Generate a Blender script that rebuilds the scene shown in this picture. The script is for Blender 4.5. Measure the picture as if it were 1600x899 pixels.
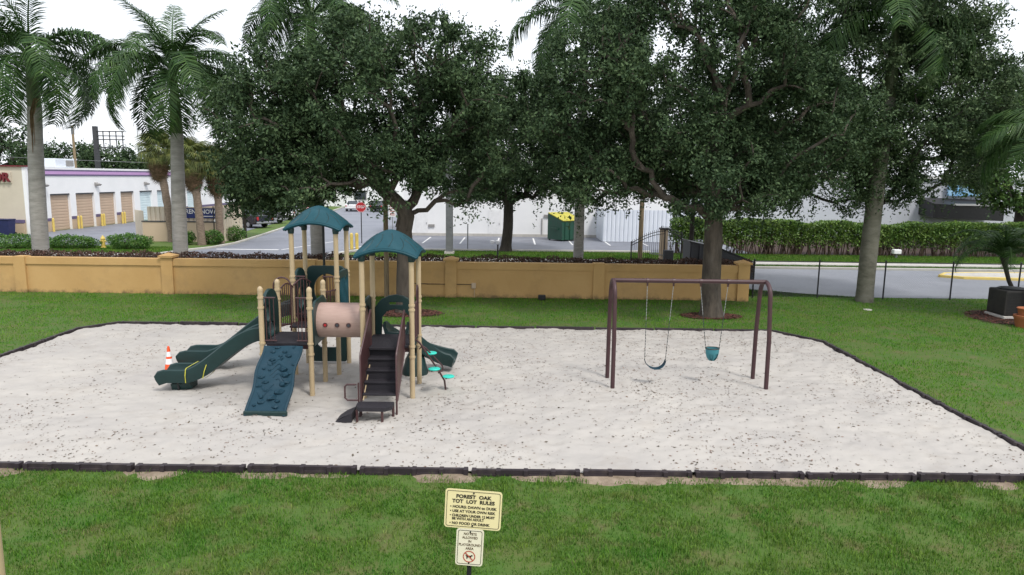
import bpy, bmesh, math, random
import numpy as np
from mathutils import Vector, Matrix
R = math.radians
PI = math.pi
for o in list(bpy.data.objects): bpy.data.objects.remove(o)
scn = bpy.context.scene
COL = scn.collection

# ------------------------------------------------------------------ camera, sky, sun, exposure
FPX, CAMH, HOR, ROLL = 1097.0, 4.83, 278.0, R(0.72)
PITCH = math.atan((449.5 - HOR) / FPX)
cam = bpy.data.objects.new('camera', bpy.data.cameras.new('camera')); COL.objects.link(cam)
cam.data.sensor_width = 36.0; cam.data.lens = FPX / 1600 * 36.0
cam.data.clip_start = 0.1; cam.data.clip_end = 2000
cam.matrix_world = Matrix.Translation((0, 0, CAMH)) @ Matrix.Rotation(PI/2 - PITCH, 4, 'X') @ Matrix.Rotation(ROLL, 4, 'Z')
scn.camera = cam
SUN_EL, SUN_AZ = R(56), R(142)          # azimuth measured clockwise from +Y (behind the camera, to the right)
world = bpy.data.worlds.new('World'); scn.world = world; world.use_nodes = True
wn = world.node_tree.nodes; wl = world.node_tree.links
bg = wn['Background']; bg.inputs['Strength'].default_value = 0.10
sky = wn.new('ShaderNodeTexSky'); sky.sky_type = 'NISHITA'; sky.sun_disc = False
sky.sun_elevation = SUN_EL; sky.sun_rotation = SUN_AZ; sky.dust_density = 4.0; sky.air_density = 1.2
mx = wn.new('ShaderNodeMix'); mx.data_type = 'RGBA'; mx.inputs[0].default_value = 0.80
wl.new(sky.outputs[0], mx.inputs[6]); mx.inputs[7].default_value = (9.2, 9.5, 10.1, 1)   # bright even cloud
wl.new(mx.outputs[2], bg.inputs['Color'])
sd = bpy.data.lights.new('sun', 'SUN'); sd.energy = 1.5; sd.angle = R(11); sd.color = (1.0, 0.965, 0.91)
sun = bpy.data.objects.new('sun', sd); COL.objects.link(sun)
sv = Vector((math.sin(SUN_AZ)*math.cos(SUN_EL), math.cos(SUN_AZ)*math.cos(SUN_EL), math.sin(SUN_EL)))
sun.rotation_euler = sv.to_track_quat('Z', 'Y').to_euler()
sun.location = (0, 0, 40)
scn.view_settings.view_transform = 'Standard'; scn.view_settings.look = 'None'
scn.view_settings.gamma = 1; scn.view_settings.use_curve_mapping = False
scn.view_settings.exposure = 0.68

# ------------------------------------------------------------------ helpers
def ray(px, py):
    u = (px-800)/FPX; v = (449.5-py)/FPX
    c, s = math.cos(ROLL), math.sin(ROLL); u, v = u*c - v*s, u*s + v*c
    cp, sp = math.cos(PITCH), math.sin(PITCH)
    return u, cp + v*sp, -sp + v*cp
def G(px, py, z=0.0):
    d = ray(px, py); t = (z-CAMH)/d[2]; return d[0]*t, d[1]*t
def AX(px, py, Y):
    d = ray(px, py); t = Y/d[1]; return d[0]*t, Y, CAMH + d[2]*t

MATS = {}
def M(name, col, rough=0.75, col2=None, vs=3.0, var=0.25, bump=0.0, bs=40.0, metal=0.0, spec=0.4,
      isl=0.0, trans=0.0, world=False, stain=None, coat=0.0, stretch=None):
    if name in MATS: return MATS[name]
    m = bpy.data.materials.new(name); m.use_nodes = True; MATS[name] = m
    nt = m.node_tree; n = nt.nodes; l = nt.links; b = n['Principled BSDF']
    b.inputs['Roughness'].default_value = rough; b.inputs['Metallic'].default_value = metal
    b.inputs['Specular IOR Level'].default_value = spec
    if coat: b.inputs['Coat Weight'].default_value = coat
    c2 = col2 if col2 else tuple(c*(1-var) for c in col)
    if world: co = n.new('ShaderNodeNewGeometry').outputs['Position']
    else: co = n.new('ShaderNodeTexCoord').outputs['Object']
    if stretch:
        mp = n.new('ShaderNodeMapping'); mp.inputs['Scale'].default_value = stretch; l.new(co, mp.inputs['Vector']); co = mp.outputs[0]
    nz = n.new('ShaderNodeTexNoise'); nz.inputs['Scale'].default_value = vs; nz.inputs['Detail'].default_value = 8; nz.inputs['Roughness'].default_value = 0.65
    l.new(co, nz.inputs['Vector'])
    rp = n.new('ShaderNodeMapRange'); rp.inputs[1].default_value = 0.33; rp.inputs[2].default_value = 0.67
    l.new(nz.outputs[0], rp.inputs[0])
    mix = n.new('ShaderNodeMix'); mix.data_type = 'RGBA'; l.new(rp.outputs[0], mix.inputs[0])
    mix.inputs[6].default_value = (*col, 1); mix.inputs[7].default_value = (*c2, 1)
    out = mix.outputs[2]
    if stain:                                   # (colour, scale, amount) blotches of dirt
        n2 = n.new('ShaderNodeTexNoise'); n2.inputs['Scale'].default_value = stain[1]; n2.inputs['Detail'].default_value = 10; n2.inputs['Roughness'].default_value = 0.7
        l.new(co, n2.inputs['Vector'])
        r2 = n.new('ShaderNodeMapRange'); r2.inputs[1].default_value = 0.52; r2.inputs[2].default_value = 0.72; r2.inputs[4].default_value = stain[2]
        l.new(n2.outputs[0], r2.inputs[0])
        m2 = n.new('ShaderNodeMix'); m2.data_type = 'RGBA'; l.new(r2.outputs[0], m2.inputs[0]); l.new(out, m2.inputs[6]); m2.inputs[7].default_value = (*stain[0], 1)
        out = m2.outputs[2]
    if isl:                                     # every leaf or chip its own tone
        g = n.new('ShaderNodeNewGeometry'); hs = n.new('ShaderNodeHueSaturation')
        r3 = n.new('ShaderNodeMapRange'); r3.inputs[3].default_value = 1-isl; r3.inputs[4].default_value = 1+isl*1.3
        l.new(g.outputs['Random Per Island'], r3.inputs[0]); l.new(r3.outputs[0], hs.inputs['Value'])
        r4 = n.new('ShaderNodeMapRange'); r4.inputs[3].default_value = 0.5+0.05*isl; r4.inputs[4].default_value = 0.5-0.05*isl
        l.new(g.outputs['Random Per Island'], r4.inputs[0]); l.new(r4.outputs[0], hs.inputs['Hue'])
        l.new(out, hs.inputs['Color']); out = hs.outputs[0]
    l.new(out, b.inputs['Base Color'])
    if bump:
        n3 = n.new('ShaderNodeTexNoise'); n3.inputs['Scale'].default_value = bs; n3.inputs['Detail'].default_value = 5
        l.new(co, n3.inputs['Vector'])
        bp = n.new('ShaderNodeBump'); bp.inputs['Strength'].default_value = bump; bp.inputs['Distance'].default_value = 0.02
        l.new(n3.outputs[0], bp.inputs['Height']); l.new(bp.outputs[0], b.inputs['Normal'])
    if trans:
        t = n.new('ShaderNodeBsdfTranslucent'); l.new(out, t.inputs['Color'])
        ms = n.new('ShaderNodeMixShader'); ms.inputs[0].default_value = trans
        l.new(b.outputs[0], ms.inputs[1]); l.new(t.outputs[0], ms.inputs[2]); l.new(ms.outputs[0], n['Material Output'].inputs['Surface'])
    return m

def tag(o, label=None, cat=None, group=None, kind=None):
    if label: o['label'] = label
    if cat: o['category'] = cat
    if group: o['group'] = group
    if kind: o['kind'] = kind
    return o
def thing(name, label, cat, loc=(0, 0, 0), rz=0.0, group=None):
    o = bpy.data.objects.new(name, None); COL.objects.link(o); o.empty_display_size = 0.2
    o.location = loc; o.rotation_euler = (0, 0, rz)
    return tag(o, label, cat, group)
def place(name, me, parent=None, loc=(0, 0, 0), rot=(0, 0, 0), sc=(1, 1, 1)):
    o = bpy.data.objects.new(name, me); COL.objects.link(o); o.parent = parent
    o.location = loc; o.rotation_euler = rot; o.scale = sc
    return o
def kids(o): return [c for c in bpy.data.objects if c.parent == o]
def copy_tree(o, parent=None):
    c = o.copy(); COL.objects.link(c); c.parent = parent
    for k in kids(o): copy_tree(k, c)
    return c

def npmesh(name, V, F, mat, smooth=False):
    """V (n,3) array, F (m,k) array with k fixed"""
    me = bpy.data.meshes.new(name)
    V = np.asarray(V, np.float32); F = np.asarray(F, np.int32); k = F.shape[1]
    me.vertices.add(len(V)); me.vertices.foreach_set('co', V.ravel())
    me.loops.add(F.size); me.loops.foreach_set('vertex_index', F.ravel())
    me.polygons.add(len(F)); me.polygons.foreach_set('loop_start', np.arange(0, F.size, k, dtype=np.int32))
    try: me.polygons.foreach_set('loop_total', np.full(len(F), k, np.int32))
    except Exception: pass
    if smooth: me.polygons.foreach_set('use_smooth', np.ones(len(F), bool))
    me.update(calc_edges=True); me.materials.append(mat)
    return me

class MB:
    def __init__(s): s.v = []; s.f = []
    def add(s, V, F):
        b = len(s.v); s.v += [tuple(p) for p in V]; s.f += [tuple(i+b for i in f) for f in F]; return s
    def box(s, c, d, rz=0.0, rx=0.0, ry=0.0):
        m = Matrix.Rotation(rz, 3, 'Z') @ Matrix.Rotation(ry, 3, 'Y') @ Matrix.Rotation(rx, 3, 'X')
        c = Vector(c)
        V = [c + m @ Vector((x*d[0]/2, y*d[1]/2, z*d[2]/2)) for x in (-1, 1) for y in (-1, 1) for z in (-1, 1)]
        return s.add(V, [(0,1,3,2),(4,6,7,5),(0,4,5,1),(2,3,7,6),(0,2,6,4),(1,5,7,3)])
    def rbox(s, c, d, r=0.02, rz=0.0, seg=2):
        """box with rounded edges"""
        bm = bmesh.new(); bmesh.ops.create_cube(bm, size=1)
        bmesh.ops.scale(bm, vec=d, verts=bm.verts)
        bmesh.ops.bevel(bm, geom=bm.edges[:], offset=min(r, min(d)*0.45), segments=seg, profile=0.5, affect='EDGES')
        m = Matrix.Translation(c) @ Matrix.Rotation(rz, 4, 'Z')
        bm.verts.ensure_lookup_table(); bm.verts.index_update()
        s.add([m @ v.co for v in bm.verts], [[v.index for v in f.verts] for f in bm.faces]); bm.free(); return s
    def tube(s, pts, r, n=8, cap=True):
        pts = [Vector(p) for p in pts]; k = len(pts)
        rs = r if isinstance(r, (list, tuple, np.ndarray)) else [r]*k
        V = []; F = []; up = None
        for i, p in enumerate(pts):
            d = (pts[min(i+1, k-1)] - pts[max(i-1, 0)]).normalized()
            if up is None: up = Vector((0, 0, 1)) if abs(d.z) < 0.9 else Vector((1, 0, 0))
            a = d.cross(up)
            if a.length < 1e-4: a = d.cross(Vector((0, 1, 0)))
            a.normalize(); b = a.cross(d).normalized(); up = b
            for j in range(n):
                t = 2*PI*j/n; V.append(p + (a*math.cos(t) + b*math.sin(t))*rs[i])
        for i in range(k-1):
            for j in range(n): F.append((i*n+j, i*n+(j+1) % n, (i+1)*n+(j+1) % n, (i+1)*n+j))
        if cap: F.append(tuple(range(n))[::-1]); F.append(tuple((k-1)*n+j for j in range(n)))
        return s.add(V, F)
    def lathe(s, prof, n=16, c=(0, 0, 0)):
        V = []; F = []; k = len(prof)
        for r, z in prof:
            for j in range(n):
                t = 2*PI*j/n; V.append((c[0]+r*math.cos(t), c[1]+r*math.sin(t), c[2]+z))
        for i in range(k-1):
            for j in range(n): F.append((i*n+j, i*n+(j+1) % n, (i+1)*n+(j+1) % n, (i+1)*n+j))
        F.append(tuple(range(n))[::-1]); F.append(tuple((k-1)*n+j for j in range(n)))
        return s.add(V, F)
    def prism(s, poly, z0, z1):
        n = len(poly)
        s.add([(x, y, z0) for x, y in poly] + [(x, y, z1) for x, y in poly],
              [tuple(range(n))[::-1], tuple(range(n, 2*n))] + [(i, (i+1) % n, n+(i+1) % n, n+i) for i in range(n)]); return s
    def sweep(s, prof, path, side=None):
        """closed 2-D profile (across, up) swept along a path"""
        path = [Vector(p) for p in path]; k = len(path); n = 0; V = []; F = []
        for i, p in enumerate(path):
            d = (path[min(i+1, k-1)] - path[max(i-1, 0)]).normalized()
            a = Vector((d.y, -d.x, 0)); a = a.normalized() if a.length > 1e-4 else Vector((1, 0, 0))
            if side: a = Vector(side)
            b = a.cross(d).normalized()
            pr = prof(i/(k-1)) if callable(prof) else prof
            for u, w in pr: V.append(p + a*u + b*w)
            n = len(pr)
        for i in range(k-1):
            for j in range(n): F.append((i*n+j, i*n+(j+1) % n, (i+1)*n+(j+1) % n, (i+1)*n+j))
        F.append(tuple(range(n))[::-1]); F.append(tuple((k-1)*n+j for j in range(n)))
        return s.add(V, F)
    def mesh(s, name, mat, smooth=False, off=None):
        V = s.v if off is None else [(x-off[0], y-off[1], z-off[2]) for x, y, z in s.v]
        me = bpy.data.meshes.new(name); me.from_pydata(V, [], s.f); me.update()
        bm = bmesh.new(); bm.from_mesh(me); bmesh.ops.recalc_face_normals(bm, faces=bm.faces); bm.to_mesh(me); bm.free()
        if smooth:
            me.polygons.foreach_set('use_smooth', [True]*len(me.polygons)); me.set_sharp_from_angle(angle=R(38))
        me.materials.append(mat); return me
    def build(s, name, mat, parent=None, smooth=False, off=None, loc=(0, 0, 0)):
        return place(name, s.mesh(name, mat, smooth, off), parent, loc)

def curve_mesh(name, loops, t, mat, M4=None, bevel=0.0):
    cu = bpy.data.curves.new(name, 'CURVE'); cu.dimensions = '2D'; cu.fill_mode = 'BOTH'; cu.extrude = t/2
    cu.bevel_depth = bevel; cu.bevel_resolution = 1
    for lp in loops:
        sp = cu.splines.new('POLY'); sp.points.add(len(lp)-1); sp.use_cyclic_u = True
        for p, q in zip(sp.points, lp): p.co = (q[0], q[1], 0, 1)
    ob = bpy.data.objects.new(name, cu); me = bpy.data.meshes.new_from_object(ob); me.name = name
    bpy.data.objects.remove(ob); bpy.data.curves.remove(cu)
    if M4 is not None: me.transform(M4)
    me.materials.clear(); me.materials.append(mat); return me
def text_mesh(body, size, mat, M4, bold=0.0, ext=0.001, align='CENTER', sx=1.0):
    cu = bpy.data.curves.new('lettering', 'FONT'); cu.body = body; cu.size = size; cu.align_x = align; cu.align_y = 'CENTER'
    cu.offset = bold; cu.extrude = ext; cu.resolution_u = 3
    ob = bpy.data.objects.new('lettering', cu); me = bpy.data.meshes.new_from_object(ob); me.name = 'lettering'
    bpy.data.objects.remove(ob); bpy.data.curves.remove(cu)
    me.transform(M4 @ Matrix.Scale(sx, 4, (1, 0, 0))); me.materials.clear(); me.materials.append(mat); return me
def frame(o, u, v):
    """4x4 taking 2-D (u,v) with thickness along u x v to world axes"""
    u = Vector(u).normalized(); v = Vector(v).normalized(); w = u.cross(v)
    m = Matrix((u, v, w)).transposed().to_4x4(); m.translation = Vector(o); return m
def ell(cx, cy, rx, ry, n=20): return [(cx+rx*math.cos(2*PI*i/n), cy+ry*math.sin(2*PI*i/n)) for i in range(n)]
def rrect(x0, y0, x1, y1, r, n=4):
    P = []
    for cx, cy, a in ((x1-r, y1-r, 0), (x0+r, y1-r, 90), (x0+r, y0+r, 180), (x1-r, y0+r, 270)):
        for i in range(n+1): t = R(a+90*i/n); P.append((cx+r*math.cos(t), cy+r*math.sin(t)))
    return P

rng = np.random.default_rng(7)
random.seed(7)
_lat = np.random.default_rng(3).random((256, 256))
def vnoise(x, y, s=1.0):
    x = np.asarray(x)*s+71.3; y = np.asarray(y)*s+13.7
    out = 0; amp = 0.5
    for o in range(4):
        xi = np.floor(x).astype(int); yi = np.floor(y).astype(int); fx = x-xi; fy = y-yi
        fx = fx*fx*(3-2*fx); fy = fy*fy*(3-2*fy)
        g = lambda a, b: _lat[a % 256, b % 256]
        out = out + amp*((g(xi, yi)*(1-fx)+g(xi+1, yi)*fx)*(1-fy)+(g(xi, yi+1)*(1-fx)+g(xi+1, yi+1)*fx)*fy)
        x = x*2.03+5.1; y = y*2.03+9.2; amp *= 0.5
    return out/0.9375

# ------------------------------------------------------------------ materials
GRASS = M('grass_blades', (0.050, 0.165, 0.013), 0.6, (0.105, 0.185, 0.024), vs=0.9, isl=0.35, trans=0.25, world=True, stain=((0.21, 0.16, 0.08), 2.2, 0.6), spec=0.25)
GRASSB = M('back_grass_blades', (0.054, 0.205, 0.009), 0.6, (0.11, 0.23, 0.016), vs=0.5, isl=0.35, trans=0.25, world=True, stain=((0.17, 0.18, 0.05), 1.1, 0.4), spec=0.2)
TURF = M('turf', (0.046, 0.115, 0.012), 0.95, (0.085, 0.110, 0.024), vs=1.1, bump=0.8, bs=30, world=True, stain=((0.14, 0.105, 0.06), 2.2, 0.55))
VERGE = M('verge_turf', (0.06, 0.13, 0.018), 0.95, (0.10, 0.13, 0.03), vs=0.8, bump=0.8, bs=14, world=True)
SAND = M('sand', (0.435, 0.41, 0.375), 0.95, (0.365, 0.345, 0.325), vs=0.5, bump=0.7, bs=6, world=True, stain=((0.30, 0.265, 0.23), 1.3, 0.5), spec=0.15)
SOIL = M('sandy_soil', (0.30, 0.24, 0.18), 0.95, (0.14, 0.105, 0.07), vs=4, bump=0.6, bs=40, world=True)
MULCH = M('mulch', (0.065, 0.034, 0.024), 0.95, (0.022, 0.014, 0.010), vs=14, bump=1.0, bs=35, world=True)
CHIP = M('mulch_chips', (0.13, 0.055, 0.035), 0.9, (0.05, 0.025, 0.018), vs=9, isl=0.5, world=True)
LITTER = M('dead_leaves', (0.17, 0.125, 0.085), 0.85, (0.075, 0.058, 0.045), vs=9, isl=0.5, world=True)
ASPH = M('asphalt', (0.225, 0.235, 0.265), 0.6, (0.185, 0.195, 0.22), vs=0.35, bump=0.25, bs=60, world=True, stain=((0.10, 0.10, 0.11), 0.5, 0.45), spec=0.5)
ASPH2 = M('asphalt_lot', (0.20, 0.21, 0.245), 0.6, (0.155, 0.165, 0.195), vs=0.3, bump=0.25, bs=60, world=True, stain=((0.07, 0.07, 0.08), 0.4, 0.5), spec=0.5)
CONC = M('concrete', (0.52, 0.50, 0.46), 0.85, (0.42, 0.40, 0.37), vs=1.2, bump=0.2, bs=50, world=True, stain=((0.25, 0.24, 0.22), 1.5, 0.4))
PAINTW = M('white_paint', (0.78, 0.78, 0.77), 0.6, (0.62, 0.62, 0.61), vs=3, world=True)
PAINTY = M('yellow_paint', (0.70, 0.53, 0.12), 0.55, (0.56, 0.42, 0.12), vs=3)
OCHRE = M('ochre_stucco', (0.54, 0.345, 0.145), 0.9, (0.465, 0.285, 0.11), vs=0.45, bump=0.35, bs=70, world=True, stain=((0.31, 0.20, 0.095), 0.8, 0.5))
def foot_mould(m):          # mildew that grows in patches along the foot of the wall
    nt = m.node_tree; n = nt.nodes; l = nt.links; b = n['Principled BSDF']; src = b.inputs['Base Color'].links[0].from_socket
    g = n.new('ShaderNodeNewGeometry'); sx = n.new('ShaderNodeSeparateXYZ'); l.new(g.outputs['Position'], sx.inputs[0])
    h = n.new('ShaderNodeMapRange'); h.inputs[1].default_value = 0.42; h.inputs[2].default_value = 0.02; l.new(sx.outputs[2], h.inputs[0])
    nz = n.new('ShaderNodeTexNoise'); nz.inputs['Scale'].default_value = 2.2; nz.inputs['Detail'].default_value = 9; nz.inputs['Roughness'].default_value = 0.75; l.new(g.outputs['Position'], nz.inputs['Vector'])
    ad = n.new('ShaderNodeMath'); ad.operation = 'ADD'; l.new(nz.outputs[0], ad.inputs[0])
    sc = n.new('ShaderNodeMath'); sc.operation = 'MULTIPLY'; sc.inputs[1].default_value = 0.35; l.new(h.outputs[0], sc.inputs[0]); l.new(sc.outputs[0], ad.inputs[1])
    r = n.new('ShaderNodeMapRange'); r.inputs[1].default_value = 0.72; r.inputs[2].default_value = 0.92; r.inputs[4].default_value = 0.75; l.new(ad.outputs[0], r.inputs[0])
    mu = n.new('ShaderNodeMath'); mu.operation = 'MULTIPLY'; l.new(r.outputs[0], mu.inputs[0]); l.new(h.outputs[0], mu.inputs[1])
    mx = n.new('ShaderNodeMix'); mx.data_type = 'RGBA'; l.new(mu.outputs[0], mx.inputs[0]); l.new(src, mx.inputs[6]); mx.inputs[7].default_value = (0.07, 0.055, 0.035, 1); l.new(mx.outputs[2], b.inputs['Base Color'])
foot_mould(OCHRE)
CREAM = M('cream_post', (0.455, 0.355, 0.215), 0.45, (0.41, 0.315, 0.19), vs=2, var=0.1, spec=0.45)
NAVY = M('green_plastic', (0.005, 0.024, 0.023), 0.42, (0.007, 0.032, 0.031), vs=2, bump=0.08, bs=60, spec=0.45)
TEAL = M('teal_plastic', (0.007, 0.050, 0.066), 0.55, (0.010, 0.064, 0.084), vs=1.5, bump=0.08, bs=60, spec=0.22, stain=((0.05, 0.12, 0.15), 2.5, 0.25))
BLUEP = M('blue_plastic', (0.007, 0.031, 0.049), 0.58, (0.010, 0.041, 0.063), vs=3, bump=0.1, bs=50, spec=0.22, stain=((0.045, 0.075, 0.10), 4, 0.3))
BROWN = M('brown_metal', (0.050, 0.020, 0.022), 0.38, (0.065, 0.028, 0.028), vs=4, spec=0.5)
SWINGM = M('swing_brown', (0.062, 0.030, 0.033), 0.45, (0.050, 0.024, 0.026), vs=4, spec=0.35)
DECKM = M('deck_vinyl', (0.014, 0.013, 0.018), 0.7, (0.022, 0.019, 0.024), vs=8, bump=0.3, bs=120)
TUNNEL = M('tan_plastic', (0.41, 0.285, 0.24), 0.42, (0.35, 0.235, 0.195), vs=6, stretch=(0.6, 5, 5), bump=0.12, bs=14, spec=0.45)
MINT = M('turquoise_plastic', (0.03, 0.50, 0.40), 0.45, (0.04, 0.58, 0.47), vs=4)
STEEL = M('steel', (0.45, 0.46, 0.47), 0.4, (0.3, 0.3, 0.31), vs=9, metal=0.8)
BLACKM = M('black_metal', (0.012, 0.012, 0.014), 0.45, (0.02, 0.02, 0.022), vs=5)
BORDER = M('border_plastic', (0.020, 0.014, 0.018), 0.6, (0.036, 0.027, 0.031), vs=3, bump=0.2, bs=60, stain=((0.12, 0.095, 0.08), 5, 0.3))
BARK = M('oak_bark', (0.10, 0.082, 0.064), 0.95, (0.042, 0.034, 0.028), vs=5, bump=1.0, bs=16, stretch=(1, 1, 0.3), stain=((0.15, 0.14, 0.12), 3, 0.4))
BARKD = M('dark_bark', (0.060, 0.050, 0.042), 0.95, (0.028, 0.024, 0.02), vs=6, bump=1.0, bs=18, stretch=(1, 1, 0.35))
PALMB = M('palm_trunk', (0.34, 0.325, 0.30), 0.9, (0.235, 0.225, 0.205), vs=2.2, bump=0.5, bs=10, stretch=(1, 1, 4), stain=((0.11, 0.105, 0.09), 2, 0.55))
SABALB = M('sabal_trunk', (0.27, 0.205, 0.155), 0.95, (0.13, 0.10, 0.075), vs=5, bump=1.0, bs=12, stretch=(1, 1, 2.5))
SHAFT = M('crownshaft', (0.05, 0.085, 0.03), 0.6, (0.085, 0.10, 0.04), vs=2, stretch=(3, 3, 0.4))
FROND = M('palm_frond', (0.030, 0.075, 0.018), 0.55, (0.052, 0.105, 0.026), vs=1.5, isl=0.35, trans=0.16, spec=0.25)
FRONDY = M('sabal_frond', (0.075, 0.115, 0.025), 0.55, (0.14, 0.15, 0.04), vs=1.5, isl=0.35, trans=0.25)
DEADF = M('dead_frond', (0.26, 0.175, 0.10), 0.9, (0.13, 0.085, 0.05), vs=4, isl=0.4, trans=0.15)
LEAFO = M('oak_leaves', (0.032, 0.060, 0.026), 0.7, (0.056, 0.094, 0.040), vs=0.55, isl=0.5, trans=0.12, world=True, spec=0.2)
LEAFW = M('weeping_leaves', (0.050, 0.088, 0.040), 0.7, (0.082, 0.124, 0.056), vs=0.6, isl=0.5, trans=0.18, world=True, spec=0.2)
LEAFB = M('ficus_leaves', (0.036, 0.085, 0.016), 0.6, (0.07, 0.14, 0.024), vs=0.5, isl=0.4, trans=0.25, world=True)
LEAFH = M('hedge_leaves', (0.07, 0.15, 0.022), 0.5, (0.12, 0.19, 0.04), vs=0.8, isl=0.4, trans=0.25, world=True)
LEAFS = M('shrub_leaves', (0.045, 0.125, 0.02), 0.5, (0.085, 0.19, 0.03), vs=1.5, isl=0.4, trans=0.25, world=True)
TWIG = M('hedge_stems', (0.12, 0.085, 0.055), 0.95, (0.055, 0.038, 0.027), vs=5)
BROWNL = M('brown_hedge_leaves', (0.10, 0.060, 0.042), 0.95, (0.055, 0.035, 0.028), vs=2, isl=0.55, trans=0.1, world=True)
WHITEW = M('white_wall', (0.80, 0.80, 0.80), 0.8, (0.74, 0.745, 0.75), vs=0.5, world=True)
CREAMW = M('cream_wall', (0.56, 0.50, 0.40), 0.85, (0.50, 0.445, 0.355), vs=0.6, world=True)
TANW = M('tan_wall', (0.54, 0.42, 0.30), 0.85, (0.49, 0.38, 0.27), vs=0.6, world=True)
DOORM = M('roller_door', (0.50, 0.375, 0.275), 0.6, (0.46, 0.345, 0.25), vs=1)
DOORP = M('pale_door', (0.62, 0.72, 0.74), 0.6, (0.56, 0.67, 0.70), vs=1)
PURPLE = M('lilac_band', (0.50, 0.30, 0.55), 0.7, (0.46, 0.27, 0.5), vs=1)
DPURP = M('purple_stripe', (0.11, 0.09, 0.16), 0.7, (0.14, 0.11, 0.2), vs=1)
REDP = M('red_paint', (0.42, 0.02, 0.025), 0.5, (0.36, 0.02, 0.022), vs=3)
MAROON = M('maroon_letters', (0.16, 0.012, 0.02), 0.5)
ORANGE = M('cone_orange', (0.80, 0.10, 0.02), 0.5, (0.70, 0.085, 0.02), vs=4)
WHITEP = M('white_plastic', (0.78, 0.78, 0.78), 0.5, (0.7, 0.7, 0.7), vs=4)
SIGNC = M('sign_cream', (0.80, 0.70, 0.40), 0.45, (0.76, 0.655, 0.36), vs=3)
SIGNW = M('sign_white', (0.78, 0.73, 0.58), 0.45, (0.74, 0.68, 0.52), vs=3)
INK = M('sign_ink', (0.025, 0.02, 0.018), 0.6)
INKB = M('sign_ink_brown', (0.12, 0.075, 0.035), 0.6)
INKR = M('sign_red', (0.50, 0.09, 0.05), 0.6)
BLUEB = M('banner_blue', (0.02, 0.035, 0.16), 0.6)
BINB = M('bin_blue', (0.015, 0.02, 0.09), 0.5)
DGREEN = M('dumpster_green', (0.012, 0.075, 0.045), 0.5, (0.02, 0.06, 0.04), vs=3)
YLID = M('yellow_lid', (0.52, 0.47, 0.06), 0.5)
GREYD = M('charcoal_plastic', (0.050, 0.052, 0.060), 0.55, (0.04, 0.04, 0.046), vs=2)
CORR = M('white_corrugated', (0.70, 0.74, 0.80), 0.5, (0.64, 0.68, 0.75), vs=1)
RIB = M('tan_ribbed', (0.58, 0.51, 0.40), 0.6, (0.52, 0.46, 0.36), vs=1)
WOOD = M('weathered_wood', (0.26, 0.20, 0.12), 0.9, (0.16, 0.12, 0.075), vs=6, stretch=(3, 3, 0.3), bump=0.5, bs=20)
GREYP = M('grey_pole', (0.17, 0.18, 0.185), 0.8, (0.12, 0.125, 0.13), vs=3)
GLASS = M('dark_glass', (0.03, 0.04, 0.05), 0.08, spec=0.8)
RUBBER = M('rubber', (0.015, 0.015, 0.015), 0.8)
TERRA = M('terracotta', (0.36, 0.125, 0.05), 0.75, (0.28, 0.095, 0.04), vs=3)
ACM = M('ac_metal', (0.016, 0.015, 0.015), 0.6, (0.035, 0.032, 0.027), vs=3)
LAMPG = M('lamp_grey', (0.30, 0.29, 0.28), 0.5)
BLUEG = M('sky_blue_panel', (0.10, 0.36, 0.75), 0.5, (0.5, 0.72, 0.85), vs=0.7)

# ------------------------------------------------------------------ ground, roads, sand
def sheet(name, poly, z, mat, kind='structure', parent=None):
    bm = bmesh.new(); f = bm.faces.new([bm.verts.new((x, y, z)) for x, y in poly])
    bmesh.ops.triangulate(bm, faces=[f]); bmesh.ops.recalc_face_normals(bm, faces=bm.faces)
    for f in bm.faces:
        if f.normal.z < 0: f.normal_flip()
    me = bpy.data.meshes.new(name); bm.to_mesh(me); bm.free(); me.materials.append(mat)
    o = place(name, me, parent)
    if parent is None: o['kind'] = kind
    return o
sheet('ground', [(-500, -60), (500, -60), (500, 900), (-500, 900)], 0, VERGE)
sheet('lawn', [(-34, 1), (36, 1), (36, 31.9), (-34, 31.9)], 0.004, TURF)
sheet('street', [(-150, 30.2), (9.0, 30.2), (10.1, 31.5), (12.6, 30.2), (15, 29.3), (30, 29.35), (150, 29.4), (150, 38.7), (-150, 38.7)], 0.014, ASPH)
sheet('lot', [(-21.6, 38.6), (-21.0, 42.0), (-20.3, 44.4), (-19.6, 46.1), (-19.3, 49), (-19.5, 51.3), (-19.9, 55.8), (-20.9, 65), (-22.3, 76), (-26, 110), (-2, 110), (-6, 58), (16, 58), (16, 46.8), (9, 46.6), (-8.5, 46.0), (-10.2, 44.6), (-10.8, 42), (-11, 38.6)], 0.020, ASPH2)
sheet('forecourt', [(-37.7, 46.6), (-27.5, 46.6), (-27.5, 52), (-22.5, 56.5), (-23.5, 66), (-26, 95), (-37.7, 95)], 0.020, ASPH2)
def slab(name, poly, z0, z1, mat):
    o = MB().prism(poly, z0, z1).build(name, mat); o['kind'] = 'structure'; return o
slab('sidewalk_left', [(-120, 40.2), (-22.2, 40.4), (-22.2, 42.1), (-120, 42.1)], 0, 0.06, CONC)
slab('sidewalk_centre', [(-10.0, 40.0), (9.8, 40.3), (9.8, 41.9), (-10.0, 41.6)], 0, 0.06, CONC)
slab('sidewalk_right', [(9.9, 40.5), (120, 41.2), (120, 42.9), (9.9, 42.1)], 0, 0.06, CONC)
kb = [(-120, 38.9), (-26, 38.9), (-23.0, 39.3), (-21.4, 41.4), (-20.5, 44.4), (-19.75, 46.1), (-19.45, 49), (-19.65, 51.3), (-20.05, 55.8), (-21.0, 65), (-22.4, 76), (-26, 108)]
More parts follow.
